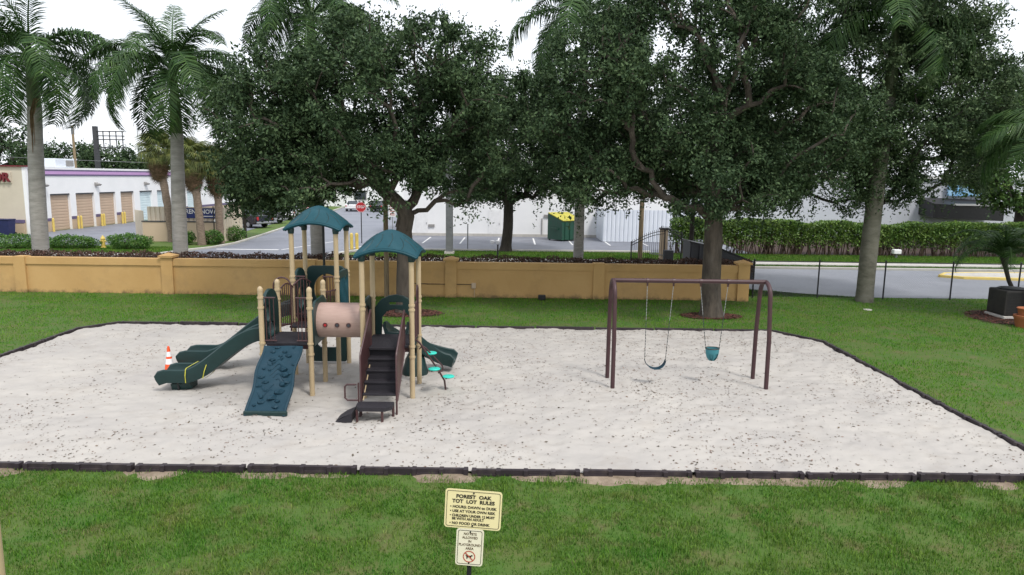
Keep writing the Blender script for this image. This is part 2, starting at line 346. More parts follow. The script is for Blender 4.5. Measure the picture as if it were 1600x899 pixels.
def kerb(name, pts, mat=CONC, w=0.16, h=0.13):
    pr = [(-w/2, 0), (-w/2, h-0.02), (-w/2+0.02, h), (w/2-0.02, h), (w/2, h-0.02), (w/2, 0)]
    o = MB().sweep(pr, [(x, y, 0.0) for x, y in pts]).build(name, mat); o['kind'] = 'structure'; return o
kerb('kerb_left', kb)
kerb('kerb_centre', [(9.2, 46.75), (-8.5, 46.15), (-10.3, 44.7), (-10.95, 42), (-10.6, 39.4), (-9.5, 38.85), (120, 38.85)])
# median island with a yellow kerb
isl = [(22.2, 36.1), (23.0, 35.5), (25.5, 35.2), (60, 35.2), (60, 37.3), (25, 37.4), (23.0, 37.0)]
slab('median_island', isl, 0, 0.13, CONC)
kerb('median_kerb', isl + [isl[0]], PAINTY, 0.2, 0.145)
# painted lines
def stripe(a, b, w=0.12, z=0.026, mat=PAINTW):
    a = Vector((*a, 0)); b = Vector((*b, 0)); s = (b-a).normalized().cross(Vector((0, 0, 1)))*w/2
    return [(p.x, p.y, z) for p in (a-s, b-s, b+s, a+s)]
mk = MB()
for a, b, w in (((-19.2, 45.3), (-15.2, 45.4), 0.35), ((-15.0, 45.4), (-13.0, 52), 0.14), ((-10.9, 46.6), (-8.0, 56), 0.14), ((-12.0, 42.6), (-9.5, 47.6), 0.14)):
    mk.add(stripe(a, b, w), [(0, 1, 2, 3)])
for k in range(7):
    x = -6.6 + k*2.75; mk.add(stripe((x, 51.2), (x, 56.6)), [(0, 1, 2, 3)])
o = mk.build('lot_markings', PAINTW); o['kind'] = 'structure'

# sand of the play pit: an uneven sheet inside the border
PIT = [(-13.25, 10.95), (-13.25, 21.2), (-12.55, 22.1), (8.35, 22.0), (9.3, 20.6), (9.3, 10.95)]
def inpit(x, y, m=0.0):
    x = np.asarray(x); y = np.asarray(y)
    ok = (x > -13.25+m) & (x < 9.3-m) & (y > 10.95+m) & (y < 22.02-m)
    ok &= (x+13.25) + (22.1-y)*0.78 > 0.70+m
    ok &= (9.3-x) + (22.0-y)*0.68 > 0.95+m
    return ok
nx, ny = 400, 200
gx, gy = np.meshgrid(np.linspace(-13.25, 9.3, nx), np.linspace(10.95, 22.05, ny))
gz = 0.055 + 0.055*(vnoise(gx, gy, 0.5)-0.5) + 0.055*(vnoise(gx, gy, 2.0)-0.5) + 0.07*(vnoise(gx+40, gy, 4.6)-0.5)
for cx, cy, dp, rr in ((3.5, 15.9, 0.07, 0.8), (4.75, 15.9, 0.06, 0.8), (-7.9, 15.2, 0.05, 0.7), (-8.1, 17.0, 0.05, 0.7)):
    gz -= dp*np.exp(-((gx-cx)**2+(gy-cy)**2)/rr**2)
gz = np.maximum(gz, 0.012)
idx = np.arange(nx*ny).reshape(ny, nx)
F = np.stack([idx[:-1, :-1], idx[:-1, 1:], idx[1:, 1:], idx[1:, :-1]], -1).reshape(-1, 4)
keep = inpit(gx, gy, 0.0).ravel(); F = F[keep[F].any(1)]
o = place('sand_pit', npmesh('sand_pit', np.stack([gx, gy, gz], -1).reshape(-1, 3), F, SAND, True)); o['kind'] = 'structure'
def sandz(x, y):
    i = np.clip(((np.asarray(x)+13.25)/22.55*(nx-1)).round().astype(int), 0, nx-1); j = np.clip(((np.asarray(y)-10.95)/11.1*(ny-1)).round().astype(int), 0, ny-1)
    return gz[j, i]

# bare sandy soil strip along the front of the border
nbx = 400; bx_, by_ = np.meshgrid(np.linspace(-12, 12, nbx), np.linspace(9.9, 10.92, 40))
edge = (by_-10.92)/1.02
bz = 0.010 + 0.055*np.clip(1+edge*(1.4+1.8*vnoise(bx_, by_*0, 0.9)), 0, 1)*np.clip(vnoise(bx_, by_, 1.1)*3.2-1.25, 0, 1) - 0.02
idx = np.arange(nbx*40).reshape(40, nbx); F = np.stack([idx[:-1, :-1], idx[:-1, 1:], idx[1:, 1:], idx[1:, :-1]], -1).reshape(-1, 4)
o = place('bare_soil', npmesh('bare_soil', np.stack([bx_, by_, bz], -1).reshape(-1, 3), F, SOIL, True)); o['kind'] = 'structure'
def bare(x, y):
    e = (y-10.92)/1.02
    v = np.clip(1+e*(1.4+1.8*vnoise(x, y*0, 0.9)), 0, 1)*np.clip(vnoise(x, y, 1.1)*3.2-1.25, 0, 1)
    return np.where(y > 9.9, v, 0)

# ------------------------------------------------------------------ grass blades
def blades(x, y, h, w, seg2=True, z=0.004):
    n = len(x); a = rng.random(n)*2*PI; lean = rng.random(n)**1.3*0.95; la = rng.random(n)*2*PI
    h = h*(0.55+0.9*rng.random(n)); w = w*(0.7+0.6*rng.random(n))
    dx, dy = np.cos(a)*w/2, np.sin(a)*w/2; lx, ly = np.cos(la)*lean*h, np.sin(la)*lean*h
    b = np.zeros(n)+z
    if seg2:
        V = np.stack([np.stack([x-dx, y-dy, b], -1), np.stack([x+dx, y+dy, b], -1),
                      np.stack([x+dx*.8+lx*.38, y+dy*.8+ly*.38, b+h*.62], -1), np.stack([x-dx*.8+lx*.38, y-dy*.8+ly*.38, b+h*.62], -1),
                      np.stack([x+lx, y+ly, b+h*(1-0.42*lean)], -1)], 1).reshape(-1, 3)
        i = np.arange(n)[:, None]*5
        F = np.concatenate([i+np.array([[0, 1, 2]]), i+np.array([[0, 2, 3]]), i+np.array([[3, 2, 4]])])
    else:
        V = np.stack([np.stack([x-dx, y-dy, b], -1), np.stack([x+dx, y+dy, b], -1), np.stack([x+lx*.8, y+ly*.8, b+h*(1-0.4*lean)], -1)], 1).reshape(-1, 3)
        F = np.arange(n)[:, None]*3+np.array([[0, 1, 2]])
    return V, F
def scatter(n, x0, x1, y0, y1): return x0+(x1-x0)*rng.random(n), y0+(y1-y0)*rng.random(n)
x, y = scatter(235000, -10.5, 10.5, 6.4, 10.88)
k = rng.random(len(x)) > 0.22 + 0.78*bare(x, y) + 0.85*np.clip((vnoise(x+9, y, 1.7)-0.53)*4, 0, 0.62)
x, y = x[k], y[k]
hh = 0.022+0.066*vnoise(x, y, 1.6)*vnoise(x+30, y, 5)*2
V, F = blades(x, y, hh, 0.0095)
o = place('front_grass', npmesh('front_grass', V, F, GRASS)); tag(o, 'short green grass of the lawn in front of the sand pit', 'grass', kind='stuff')
x, y = scatter(470000, -30, 28, 11, 31.2)
k = ~inpit(x, y, -0.12) & (np.abs(x) < 4+y*0.85) & ((x-7.15)**2/1.08**2+(y-24.75)**2/0.63**2 > 1) & ((x+3.8)**2/1.28**2+(y-24.6)**2/0.8**2 > 1) & ((x-18.6)**2/1.95**2+(y-25.0)**2/1.65**2 > 1)
k &= (y < 28.8) | ((x > 10.1) & (y < np.interp(x, [10.1, 12.6, 15, 30], [31.5, 30.2, 29.3, 29.35])))
k &= rng.random(len(x)) > 0.15+0.9*np.clip((vnoise(x+3, y, 0.8)-0.53)*4, 0, 0.8)
x, y = x[k], y[k]
V, F = blades(x, y, 0.045+0.03*vnoise(x, y, 0.7), 0.018, False)
o = place('back_grass', npmesh('back_grass', V, F, GRASSB)); tag(o, 'mown green grass between the sand pit and the ochre wall', 'grass', kind='stuff')
x, y = scatter(90000, -32, 36, 42.2, 46.5); 
k = ((x > -9.5) & (x < 9.5)) | (x > 10) | (x < -21.5); x, y = x[k], y[k]
V, F = blades(x, y, 0.07, 0.05, False)
o = place('verge_grass', npmesh('verge_grass', V, F, GRASS)); tag(o, 'strip of green verge grass beyond the far sidewalk', 'grass', kind='stuff')
x, y = scatter(22000, 10.5, 40, 38.95, 40.4)
V, F = blades(x, y, 0.07, 0.05, False)
o = place('roadside_grass', npmesh('roadside_grass', V, F, GRASS)); tag(o, 'narrow green grass strip between the street and the right sidewalk', 'grass', kind='stuff')

# leaf litter lying on the sand, mulch chips
def flakes(x, y, z, s, asp=0.45, tilt=0.5):
    n = len(x); a = rng.random(n)*2*PI; s = s*(0.5+rng.random(n)); ca, sa = np.cos(a), np.sin(a)
    P = []
    for u, v in ((-1, 0), (0, -asp), (1, 0), (0, asp)):
        P.append(np.stack([x+s/2*(u*ca-v*sa), y+s/2*(u*sa+v*ca), z+0.004+s*tilt*(rng.random(n)-0.25)*0.5], -1))
    return np.stack(P, 1).reshape(-1, 3), np.arange(n*4).reshape(-1, 4)
x, y = scatter(52000, -13.2, 9.2, 11.0, 22.0)
d = 0.10 + 0.95*np.clip((vnoise(x, y, 0.55)-0.42)*3.2, 0, 1) + 0.22*((x > -1.5) & (x < 9) & (y > 12.5)) + 0.6*np.exp(-((x-4.1)**2+(y-15.6)**2)/2.5)
k = inpit(x, y, 0.08) & (rng.random(len(x)) < d*0.55); x, y = x[k], y[k]
V, F = flakes(x, y, sandz(x, y), 0.022+0.045*rng.random(len(x))**2.2)
o = place('leaf_litter', npmesh('leaf_litter', V, F, LITTER)); tag(o, 'small dead oak leaves scattered over the pale sand', 'leaf litter', kind='stuff')
def mulch_ring(name, cx, cy, rx, ry, label, seed):
    pts = [(cx+rx*(1+0.16*math.sin(3*t+seed)+0.08*math.sin(7*t))*math.cos(t), cy+ry*(1+0.14*math.sin(2*t+seed))*math.sin(t)) for t in np.linspace(0, 2*PI, 28, endpoint=False)]
    sheet(name, pts, 0.012, MULCH)
    n = 2600; t = rng.random(n)*2*PI; q = np.sqrt(rng.random(n))*1.05; xx = cx+rx*q*np.cos(t); yy = cy+ry*q*np.sin(t)
    V, F = flakes(xx, yy, np.full(n, 0.018), 0.10, 0.35, 0.6)
    o = place('mulch_chips', npmesh('mulch_chips', V, F, CHIP)); tag(o, label, 'mulch', kind='stuff')
mulch_ring('mulch_bed', 7.15, 24.75, 1.05, 0.6, 'reddish mulch chips round the oak behind the swings', 1)
mulch_ring('mulch_bed', -3.8, 24.6, 1.25, 0.75, 'reddish mulch chips round the oak behind the play structure', 2)
mulch_ring('mulch_bed', 18.6, 25.0, 1.9, 1.6, 'dark mulch chips under the air conditioner at the right edge', 3)

# ------------------------------------------------------------------ trees
def leafquads(C, size, up=0.35, asp=0.5):
    """one rhombic leaf at every centre"""
    n = len(C); a = rng.normal(size=(n, 3)); a /= np.linalg.norm(a, axis=1)[:, None]
    nn = rng.normal(size=(n, 3)); nn[:, 2] = np.abs(nn[:, 2])+up; b = np.cross(nn, a); b /= np.linalg.norm(b, axis=1)[:, None]+1e-9
    s = (size*(0.6+0.8*rng.random(n)))[:, None]
    V = np.stack([C-a*s/2, C+b*s*asp/2, C+a*s/2, C-b*s*asp/2], 1).reshape(-1, 3)
    return V, np.arange(n*4).reshape(-1, 4)
def grow(base, fork, ells, nclump, seed, lean=0.0, hollow=0.35, droop=0.0, zmin=None):
    """skeleton: trunk to the fork, then every foliage clump is joined to the nearest reachable node"""
    r = np.random.default_rng(seed); nodes = []; par = []
    base = np.array(base, float); fork = np.array(fork, float)
    for i in range(7):
        t = i/6; p = base*(1-t)+fork*t; p[:2] += (0.06*math.sin(5*t+seed))*t*(1-t)*4*0.3; nodes.append(p); par.append(i-1)
    A = []
    wts = np.array([e[1][0]*e[1][1]*e[1][2] for e in ells]); wts = wts/wts.sum()
    while len(A) < nclump:
        c, rad = ells[r.choice(len(ells), p=wts)]; c = np.array(c); rad = np.array(rad)
        d = r.normal(size=3); d /= np.linalg.norm(d); q = (hollow+(1-hollow)*r.random())**(0.6)
        p = c + d*rad*q*(0.92+0.16*r.random())
        if zmin is not None and p[2] < zmin: continue
        if vnoise(p[0]*0.9+p[2]*0.5+seed, p[1]*0.9-p[2]*0.7, 0.8) < 0.34: continue
        A.append(p)
    A = np.array(A); A = A[np.argsort(np.linalg.norm(A-fork, axis=1))]
    plen = [0.0]*7; tips = []
    NP = np.zeros((nclump*7+20, 3)); NL = np.zeros(nclump*7+20); NP[:7] = nodes; cnt = 7
    for p in A:
        dd = np.linalg.norm(NP[4:cnt]-p, axis=1) + 0.45*NL[4:cnt] + 1.2*np.maximum(0, NP[4:cnt, 2]-p[2])
        j = int(np.argmin(dd))+4; q = NP[j].copy(); L = np.linalg.norm(p-q); st = 2 if L < 0.8 else 3 if L < 1.6 else 6
        prev = j
        for i in range(1, st+1):
            t = i/st; w = q*(1-t)+p*t; w[2] += (0.16-droop)*L*math.sin(PI*t); w += r.normal(size=3)*0.032*L*(t < 1)
            NP[cnt] = w; NL[cnt] = NL[prev]+L/st; par.append(prev); prev = cnt; cnt += 1
        tips.append(prev)
    return NP[:cnt], par, tips
def tree(name, label, base, fork, r0, ells, nclump, nleaf, lsize, seed, leafm, barkm, spread=0.55, group=None, droop=0.0, zmin=None, strands=0, hollow=0.35, cat='tree'):
    global rng
    rng = np.random.default_rng(seed+100)
    t = thing(name, label, cat, base, group=group)
    NP, par, tips = grow(base, fork, ells, nclump, seed, droop=droop, zmin=zmin, hollow=hollow)
    load = np.zeros(len(NP)); load[tips] = 1
    for i in range(len(NP)-1, 0, -1):
        if par[i] >= 0: load[par[i]] += load[i]
    rad = np.clip(r0*(load/load[0])**0.42, 0.010, None)
    off = np.array(base); trunk = MB(); br = MB()
    tp = [NP[i]-off for i in range(7)]; rr = [r0*1.5, r0*1.15, r0*1.02, r0*0.97, r0*0.94, r0*0.93, r0*0.88]
    zt = [0, .08, .18, .4, .6, .8, 1]
    tp = [tp[0]*(1-z)+tp[6]*z + np.array([math.sin(3*z+seed)*0.05*(z*(1-z)*4), 0, 0]) for z in zt]; tp[0][2] -= 0.15
    up_ = np.array([0, 0, 1.0]); tp += [tp[-1]+up_*0.9*r0, tp[-1]+up_*1.7*r0]; rr += [r0*0.66, r0*0.25]
    trunk.tube(tp, rr, 14)
    ch = {}
    for i, p in enumerate(par):
        if i >= 7: ch.setdefault(p, []).append(i)
    done = set()
    for i in range(7, len(NP)):
        if i in done: continue
        path = [par[i], i]; done.add(i); c = i
        while c in ch:
            nxt = max((q for q in ch[c] if q not in done), key=lambda q: load[q], default=None)
            if nxt is None or abs(load[nxt]-load[c]) > 0.55*load[c]: break
            path.append(nxt); done.add(nxt); c = nxt
        rs = [min(rad[path[1]]*1.1, rad[path[0]])]+[rad[q] for q in path[1:]]
        br.tube([NP[q]-off for q in path], rs, 7 if rs[0] > 0.05 else 4, cap=False)
    trunk.build('trunk', barkm, t, True); br.build('limbs', barkm, t, True)
    # foliage: leaves round the clump centres, many on short sprays
    T = NP[tips]; per = nleaf//len(T); C = []
    for p in T:
        s = spread*(0.6+0.8*rng.random()); m = int(per*(0.5+rng.random()))
        nsp = 9; d = rng.normal(size=(nsp, 3)); d /= np.linalg.norm(d, axis=1)[:, None]; d[:, 2] = d[:, 2]*0.75+0.1-droop
        k = rng.integers(0, nsp, m); q = rng.random(m)**0.7
        c = p + d[k]*(q*s*1.5)[:, None] + rng.normal(size=(m, 3))*s*0.16
        C.append(c)
    if strands:
        for p in T[rng.integers(0, len(T), strands)]:
            L = 0.6+1.5*rng.random(); m = int(L*34); q = rng.random(m); a = rng.random()*2*PI
            hd = 0.35*L
            c = p + np.stack([math.cos(a)*hd*np.sqrt(q), math.sin(a)*hd*np.sqrt(q), 0.25*q-L*q**1.7], -1) + rng.normal(size=(m, 3))*0.05
            C.append(c)
    C = np.concatenate(C)
    if zmin is not None: C = C[C[:, 2] > zmin-0.9+0.5*rng.random(len(C))]
    V, F = leafquads(C-off, lsize)
    o = place('crown', npmesh('crown', V, F, leafm), t); o['kind'] = 'stuff'
    return t
tree('oak_tree', 'broad dark oak whose trunk stands behind the right shelter of the play structure', (-3.8, 24.85, 0), (-3.85, 24.85, 3.0), 0.31,
     [((-4.6, 25, 7.4), (4.6, 3.8, 2.9)), ((-8.0, 24.6, 6.2), (2.7, 2.6, 2.7)), ((-1.6, 25, 6.2), (1.9, 2.5, 2.6)), ((-3.2, 25.2, 8.9), (2.6, 2.4, 1.5)), ((-6.5, 24.2, 4.5), (3.9, 2.4, 1.5)), ((-8.6, 24.2, 4.2), (1.7, 1.8, 1.3))],
     520, 175000, 0.124, 11, LEAFO, BARK, group='oaks in the playground lawn', zmin=3.7)
tree('oak_tree', 'tall oak with a mulch ring behind the swing set', (7.17, 24.75, 0), (7.05, 24.75, 3.5), 0.34,
     [((6.0, 25, 8.2), (4.6, 3.6, 3.8)), ((2.6, 25, 6.6), (2.5, 2.5, 2.9)), ((9.6, 25, 6.6), (2.6, 2.6, 2.9)), ((7.0, 25, 11.2), (3.7, 3.0, 1.8)), ((6.0, 24.2, 4.8), (4.8, 2.4, 1.4))],
     540, 190000, 0.120, 23, LEAFO, BARK, group='oaks in the playground lawn', zmin=3.3, strands=260)
tree('oak_tree', 'oak on the verge in front of the white wall and parking bays', (-0.45, 46.4, 0), (-0.3, 46.4, 2.6), 0.36,
     [((0.2, 46.4, 6.8), (4.4, 4.0, 3.6)), ((0.6, 46.4, 9.4), (3.0, 3.0, 2.2)), ((-2.6, 46, 5.2), (2.6, 2.6, 1.9)), ((3.2, 46, 5.4), (2.3, 2.4, 2.0))],
     300, 70000, 0.21, 31, LEAFO, BARKD, spread=0.8, zmin=3.0)
tree('slender_tree', 'slim dark trunked tree beside the open iron gate', (9.35, 36.4, 0), (9.3, 36.4, 3.4), 0.12,
     [((8.8, 36.4, 7.2), (4.2, 3.2, 3.4)), ((5.6, 36.4, 6.4), (2.2, 2.2, 2.2)), ((12.2, 36.4, 6.4), (2.6, 2.4, 2.2))], 240, 52000, 0.18, 47, LEAFO, BARKD, spread=0.7, zmin=3.8)
tree('weeping_tree', 'wide fine leaved tree drooping over the street behind the right palm', (15.55, 30.6, 0), (15.6, 30.6, 3.8), 0.20,
     [((15.0, 28.9, 8.4), (4.6, 3.0, 3.6)), ((17.0, 28.9, 8.2), (2.9, 2.6, 3.4)), ((11.4, 29.2, 7.4), (2.6, 2.6, 3.4)), ((14.6, 29, 11.4), (4.4, 2.6, 1.9)), ((13.2, 29, 5.4), (3.6, 2.2, 1.5)), ((17.2, 28.8, 5.6), (2.4, 2.0, 1.5))],
     500, 165000, 0.118, 53, LEAFW, BARKD, spread=0.55, droop=0.22, zmin=3.6, strands=640)
tree('ficus_tree', 'large bright leaved tree at the far right behind the hedge', (37.5, 52, 0), (37.5, 52, 3.2), 0.5,
     [((37.0, 52, 8.2), (5.2, 4.0, 4.6)), ((41, 52, 9.5), (4.5, 4, 4.5)), ((35.0, 51, 5.6), (3.4, 2.5, 2.6)), ((33.6, 52, 8.6), (3.0, 3, 3.4))], 240, 44000, 0.26, 61, LEAFB, BARKD, spread=1.0, zmin=2.8)
tree('small_tree', 'small dark tree beside the parked pickup at the kerb', (-20.7, 54.2, 0), (-20.6, 54.2, 1.6), 0.12,
     [((-20.4, 54.2, 3.3), (1.5, 1.3, 1.7)), ((-19.6, 54.2, 5.2), (1.8, 1.5, 1.5))], 60, 9000, 0.17, 71, LEAFO, BARKD, spread=0.5, zmin=1.2)
tree('backdrop_tree', 'pale green round tree seen between the two left royal palms', (-27, 80, 0), (-27, 80, 4), 0.3,
     [((-27.5, 80, 8.6), (4.0, 3.5, 3.8))], 70, 9000, 0.35, 73, LEAFB, BARKD, spread=1.1, zmin=4)
tree('backdrop_tree', 'dark tree at the left edge behind the shop roof', (-86, 118, 0), (-86, 118, 5), 0.5,
     [((-88, 118, 9.0), (7.0, 5, 5.2)), ((-80, 118, 6.5), (4, 4, 3))], 100, 12000, 0.5, 79, LEAFO, BARKD, spread=1.5)
proto = tree('distant_tree', 'low dark tree in the row behind the shop roof', (-70, 122, 0), (-70, 122, 3), 0.35,
     [((-70, 122, 5.6), (5.2, 4, 3.4)), ((-66, 122, 5.2), (3.6, 3, 2.6))], 80, 9000, 0.5, 83, LEAFO, BARKD, spread=1.3, group='row of trees behind the shop roof')
proto['label'] = 'low dark tree behind the shop roof, second from the left in its row'
for x, y, s, a, lab in ((-78, 126, 1.05, 3.3, 'leftmost low dark tree in the row behind the shop roof'), (-60, 124, 1.0, 1.2, 'low dark tree behind the shop roof just right of the power pole'), (-50.5, 120, 0.95, 2.6, 'low dark tree behind the shop roof just right of the billboard frame'), (-41, 126, 1.1, 4.0, 'low dark tree behind the shop roof near the second royal palm')):
    c = copy_tree(proto); c.location = (x, y, 0); c.scale = (s, s, s); c.rotation_euler.z = a; c['label'] = lab

# ------------------------------------------------------------------ palms
def frond_mesh(L, sag, nl, lw, ll, mat, seed, hang=0.6):
    r = np.random.default_rng(seed); V = []; F = []
    def P(t):   # rachis rising then bending over
        a = R(62)-t*sag; n = 24; p = np.zeros(3)
        return p
    # integrate the arc
    N = 40; pts = [np.zeros(3)]; dirs = []
    for i in range(N):
        t = (i+0.5)/N; a = R(58) - sag*(t**1.15); d = np.array([math.cos(a), 0, math.sin(a)]); dirs.append(d); pts.append(pts[-1]+d*L/N)
    pts = np.array(pts); dirs.append(dirs[-1])
    mb = MB(); mb.tube([tuple(p) for p in pts[::4]], [0.045*(1-i/10.5)+0.006 for i in range(len(pts[::4]))], 5)
    for i in range(nl):
        t = 0.13+0.86*(i+r.random()*0.6)/nl; k = int(t*N); p = pts[k]; d = dirs[k]
        for s in (-1, 1):
            up = np.cross(d, (0, -1.0, 0)); 
            le = ll*(0.45+0.75*math.sin(PI*min(1, 0.12+t*0.88)))*(0.85+0.3*r.random())
            side = np.array([0, s, 0]); v = side*(0.75+0.2*r.random()) + d*(0.5+0.25*r.random()) + up*(0.5*(r.random()-0.4)); v /= np.linalg.norm(v)
            m = p+v*le*0.5; e = m + (v+np.array([0, 0, -hang*(0.7+0.7*r.random())]))/1.25*le*0.52
            w = d*lw/2
            b = len(mb.v); mb.v += [tuple(p-w), tuple(p+w), tuple(m+w*0.9), tuple(m-w*0.9), tuple(e)]
            mb.f += [(b, b+1, b+2, b+3), (b+3, b+2, b+4)]
    return mb.mesh('frond', mat)
FR = [frond_mesh(4.2, R(108), 115, 0.054, 0.82, FROND, 1, 0.6), frond_mesh(4.3, R(135), 120, 0.054, 0.92, FROND, 2, 0.85), frond_mesh(4.3, R(150), 120, 0.054, 0.98, FROND, 3, 1.0), frond_mesh(3.3, R(55), 90, 0.034, 0.7, FROND, 4, 0.4)]
def royal_palm(label, x, y, r, zt, zc, seed, nf=15, spathe=False, dead=False, lean=(0, 0), bark=None):
    t = thing('royal_palm', label, 'palm', (x, y, 0), group='royal palms along the ochre wall')
    q = random.Random(seed); mb = MB(); k = 26
    pts = []; rs = []
    for i in range(k+1):
        s = i/k; pts.append((lean[0]*s*s, lean[1]*s*s, s*zt-0.1)); rs.append(r*(1.22-0.9*s if s < 0.1 else 1.13-0.16*s+0.05*math.sin(PI*s*1.3)) + (0.006 if i % 2 else 0))
    mb.tube(pts, rs, 18).build('trunk', bark or PALMB, t, True)
    top = pts[-1]
    MB().tube([(top[0], top[1], zt-0.12), (top[0], top[1], zt+0.3*(zc-zt)), (top[0], top[1], zt+0.75*(zc-zt)), (top[0]+0.02, top[1], zc+0.25)], [r*0.93, r*0.88, r*0.6, r*0.22], 14).build('crownshaft', SHAFT, t, True)
    for i in range(nf):
        az = i*2.39996+q.random()*0.3; u = (i+0.5)/nf
        m = FR[2] if u < 0.38 else FR[1] if u < 0.64 else FR[0] if u < 0.88 else FR[3]
        tilt = (0.06, 0.28, 0.5, -0.35)[FR.index(m)]+q.uniform(-.12, .12)+(0.45*q.random() if u < 0.3 else 0)
        z = zc-0.25+0.35*u
        f = place('frond', m, t, (top[0]+0.1*math.cos(az), top[1]+0.1*math.sin(az), z), (q.uniform(-.25, .25), tilt, az), (1, 1, 1))
    # upright spear leaf
    place('spear_leaf', FR[3], t, (top[0], top[1], zc), (0, -0.5, q.random()*6))
    if dead:
        mb = MB(); rr = np.random.default_rng(seed)
        for i in range(70):
            a = rr.random()*0.9-0.2; x0 = 0.16+0.10*rr.random(); L = 0.7+1.3*rr.random()
            mb.tube([(x0+top[0], -0.2+a*0.25, zt+0.25), (x0+0.12, -0.22+a*0.35, zt-0.3*L), (x0+0.02+0.12*rr.random(), -0.25+a*0.3, zt-L)], [0.02, 0.025, 0.006], 3, cap=False)
        mb.build('dead_frond', DEADF, t)
    if spathe:
        MB().tube([(-0.05, -0.1, zt+0.15), (-0.28, -0.15, zt+0.55), (-0.33, -0.16, zt+0.95), (-0.30, -0.15, zt+1.35)], [0.02, 0.05, 0.075, 0.01], 8).build('flower_spathe', DPURP, t, True)
    return t
royal_palm('royal palm at the left edge with a brown dead frond on its trunk', -20.4, 30.2, 0.285, 7.6, 9.7, 1, nf=19, dead=True, lean=(0.3, 0))
royal_palm('royal palm with a dark flower spathe, second from the left', -14.35, 30.2, 0.265, 6.6, 9.2, 2, nf=23, lean=(0.15, 0), spathe=True)
royal_palm('royal palm standing behind the left shelter of the play structure', -8.4, 30.2, 0.26, 9.3, 11.4, 3, nf=18)
royal_palm('royal palm rising between the verge oak and the iron gate', 2.85, 30.2, 0.19, 9.4, 11.3, 4, nf=17)
royal_palm('royal palm in front of the chain link fence', 14.4, 28.3, 0.285, 8.2, 11.0, 5, lean=(0.25, 0), bark=M('mossy_palm_trunk', (0.20, 0.19, 0.155), 0.95, (0.12, 0.115, 0.085), vs=2.2, bump=0.6, bs=10, stretch=(1, 1, 2), stain=((0.05, 0.045, 0.035), 1.6, 0.7)))

def fan_mesh(Rr, mat, seed, droop=0.4):
    r = np.random.default_rng(seed); mb = MB(); mb.tube([(0, 0, 0), (0.5*Rr, 0, 0.12), (0.75*Rr, 0, 0.08)], [0.02, 0.015, 0.012], 4)
    for i in range(34):
        a = R(-130+260*i/33); d = np.array([math.cos(a), math.sin(a), 0.0]); L = Rr*(0.75+0.25*math.cos(a*0.6))*(0.9+0.2*r.random()); w = np.array([-math.sin(a), math.cos(a), 0])*0.028
        p0 = np.array([0.75*Rr, 0, 0.08]); m = p0+d*L*0.6+np.array([0, 0, 0.06]); e = p0+d*L*0.95+np.array([0, 0, -droop*L*(0.6+0.6*r.random())])
        b = len(mb.v); mb.v += [tuple(p0-w*.4), tuple(p0+w*.4), tuple(m+w), tuple(m-w), tuple(e)]; mb.f += [(b, b+1, b+2, b+3), (b+3, b+2, b+4)]
    return mb.mesh('fan_leaf', mat)
FAN = [fan_mesh(0.85, FRONDY, 1), fan_mesh(0.9, FRONDY, 2, 0.6)]; FAND = [fan_mesh(0.85, DEADF, 3, 0.9), fan_mesh(0.8, DEADF, 4, 1.1)]
def sabal(label, x, y, h, lean, seed):
    t = thing('cabbage_palm', label, 'palm', (x, y, 0), group='cabbage palms by the tan enclosure'); q = random.Random(seed)
    k = 14; pts = [(lean*(i/k)**1.4, 0, h*i/k-0.05) for i in range(k+1)]
    MB().tube(pts, [0.25+(0.02 if i % 2 else -0.01)+0.05*(i == 0) for i in range(k+1)], 12).build('trunk', SABALB, t, True)
    tx = lean
    for i in range(24):
        az = i*2.4; u = i/24; place('fan_leaf', FAN[i % 2], t, (tx, 0, h+0.1+0.3*u), (q.uniform(-.4, .4), 0.75-1.9*u+q.uniform(-.15, .15), az), (1.15,)*3)
    for i in range(30):
        az = i*2.4+1; u = i/30; place('dead_leaf', FAND[i % 2], t, (tx, 0, h+0.15-1.3*u), (q.uniform(-.5, .5), 1.25+q.uniform(-.1, .25), az), (1.1-0.35*u,)*3)
sabal('cabbage palm leaning left of the second royal palm trunk, brown skirt under its crown', -24.3, 50.0, 6.2, -0.6, 1)
sabal('cabbage palm just right of the second royal palm trunk', -21.3, 48.0, 5.6, -0.35, 2)
sabal('cabbage palm beside the right end of the tan enclosure', -20.55, 49.3, 5.2, -0.05, 3)

# slim young date palm by the air conditioner, and one at the right edge
PF = [frond_mesh(2.0, R(115), 60, 0.018, 0.38, FROND, 21, 0.5), frond_mesh(1.8, R(140), 56, 0.018, 0.36, FROND, 22, 0.6)]
t = thing('date_palm', 'small date palm with a thin curved trunk behind the air conditioner', 'palm', (19.75, 26.9, 0))
MB().tube([(0, 0, -0.05), (-0.25, 0, 0.6), (-0.55, 0, 1.15), (-0.75, 0, 1.7), (-0.82, 0, 2.05)], [0.10, 0.085, 0.075, 0.085, 0.16], 10).build('trunk', BARKD, t, True)
for i in range(22):
    u = i/22; place('frond', PF[i % 2], t, (-0.82, 0, 2.0+0.1*u), (0, 0.35-0.9*u, i*2.4), (1.25,)*3)
t = thing('edge_palm', 'palm whose long fronds hang in at the upper right edge', 'palm', (18.75, 24.6, 0))
MB().tube([(0, 0, -0.05), (0, 0, 3), (0.1, 0, 6.0)], [0.2, 0.16, 0.13], 10).build('trunk', PALMB, t, True)
for i in range(15):
    u = i/15; place('frond', FR[2] if u < 0.5 else FR[1], t, (0.1, 0, 5.9+0.3*u), (random.uniform(-.2, .2), 0.35-0.7*u, 2.6+i*2.4), (0.8,)*3)

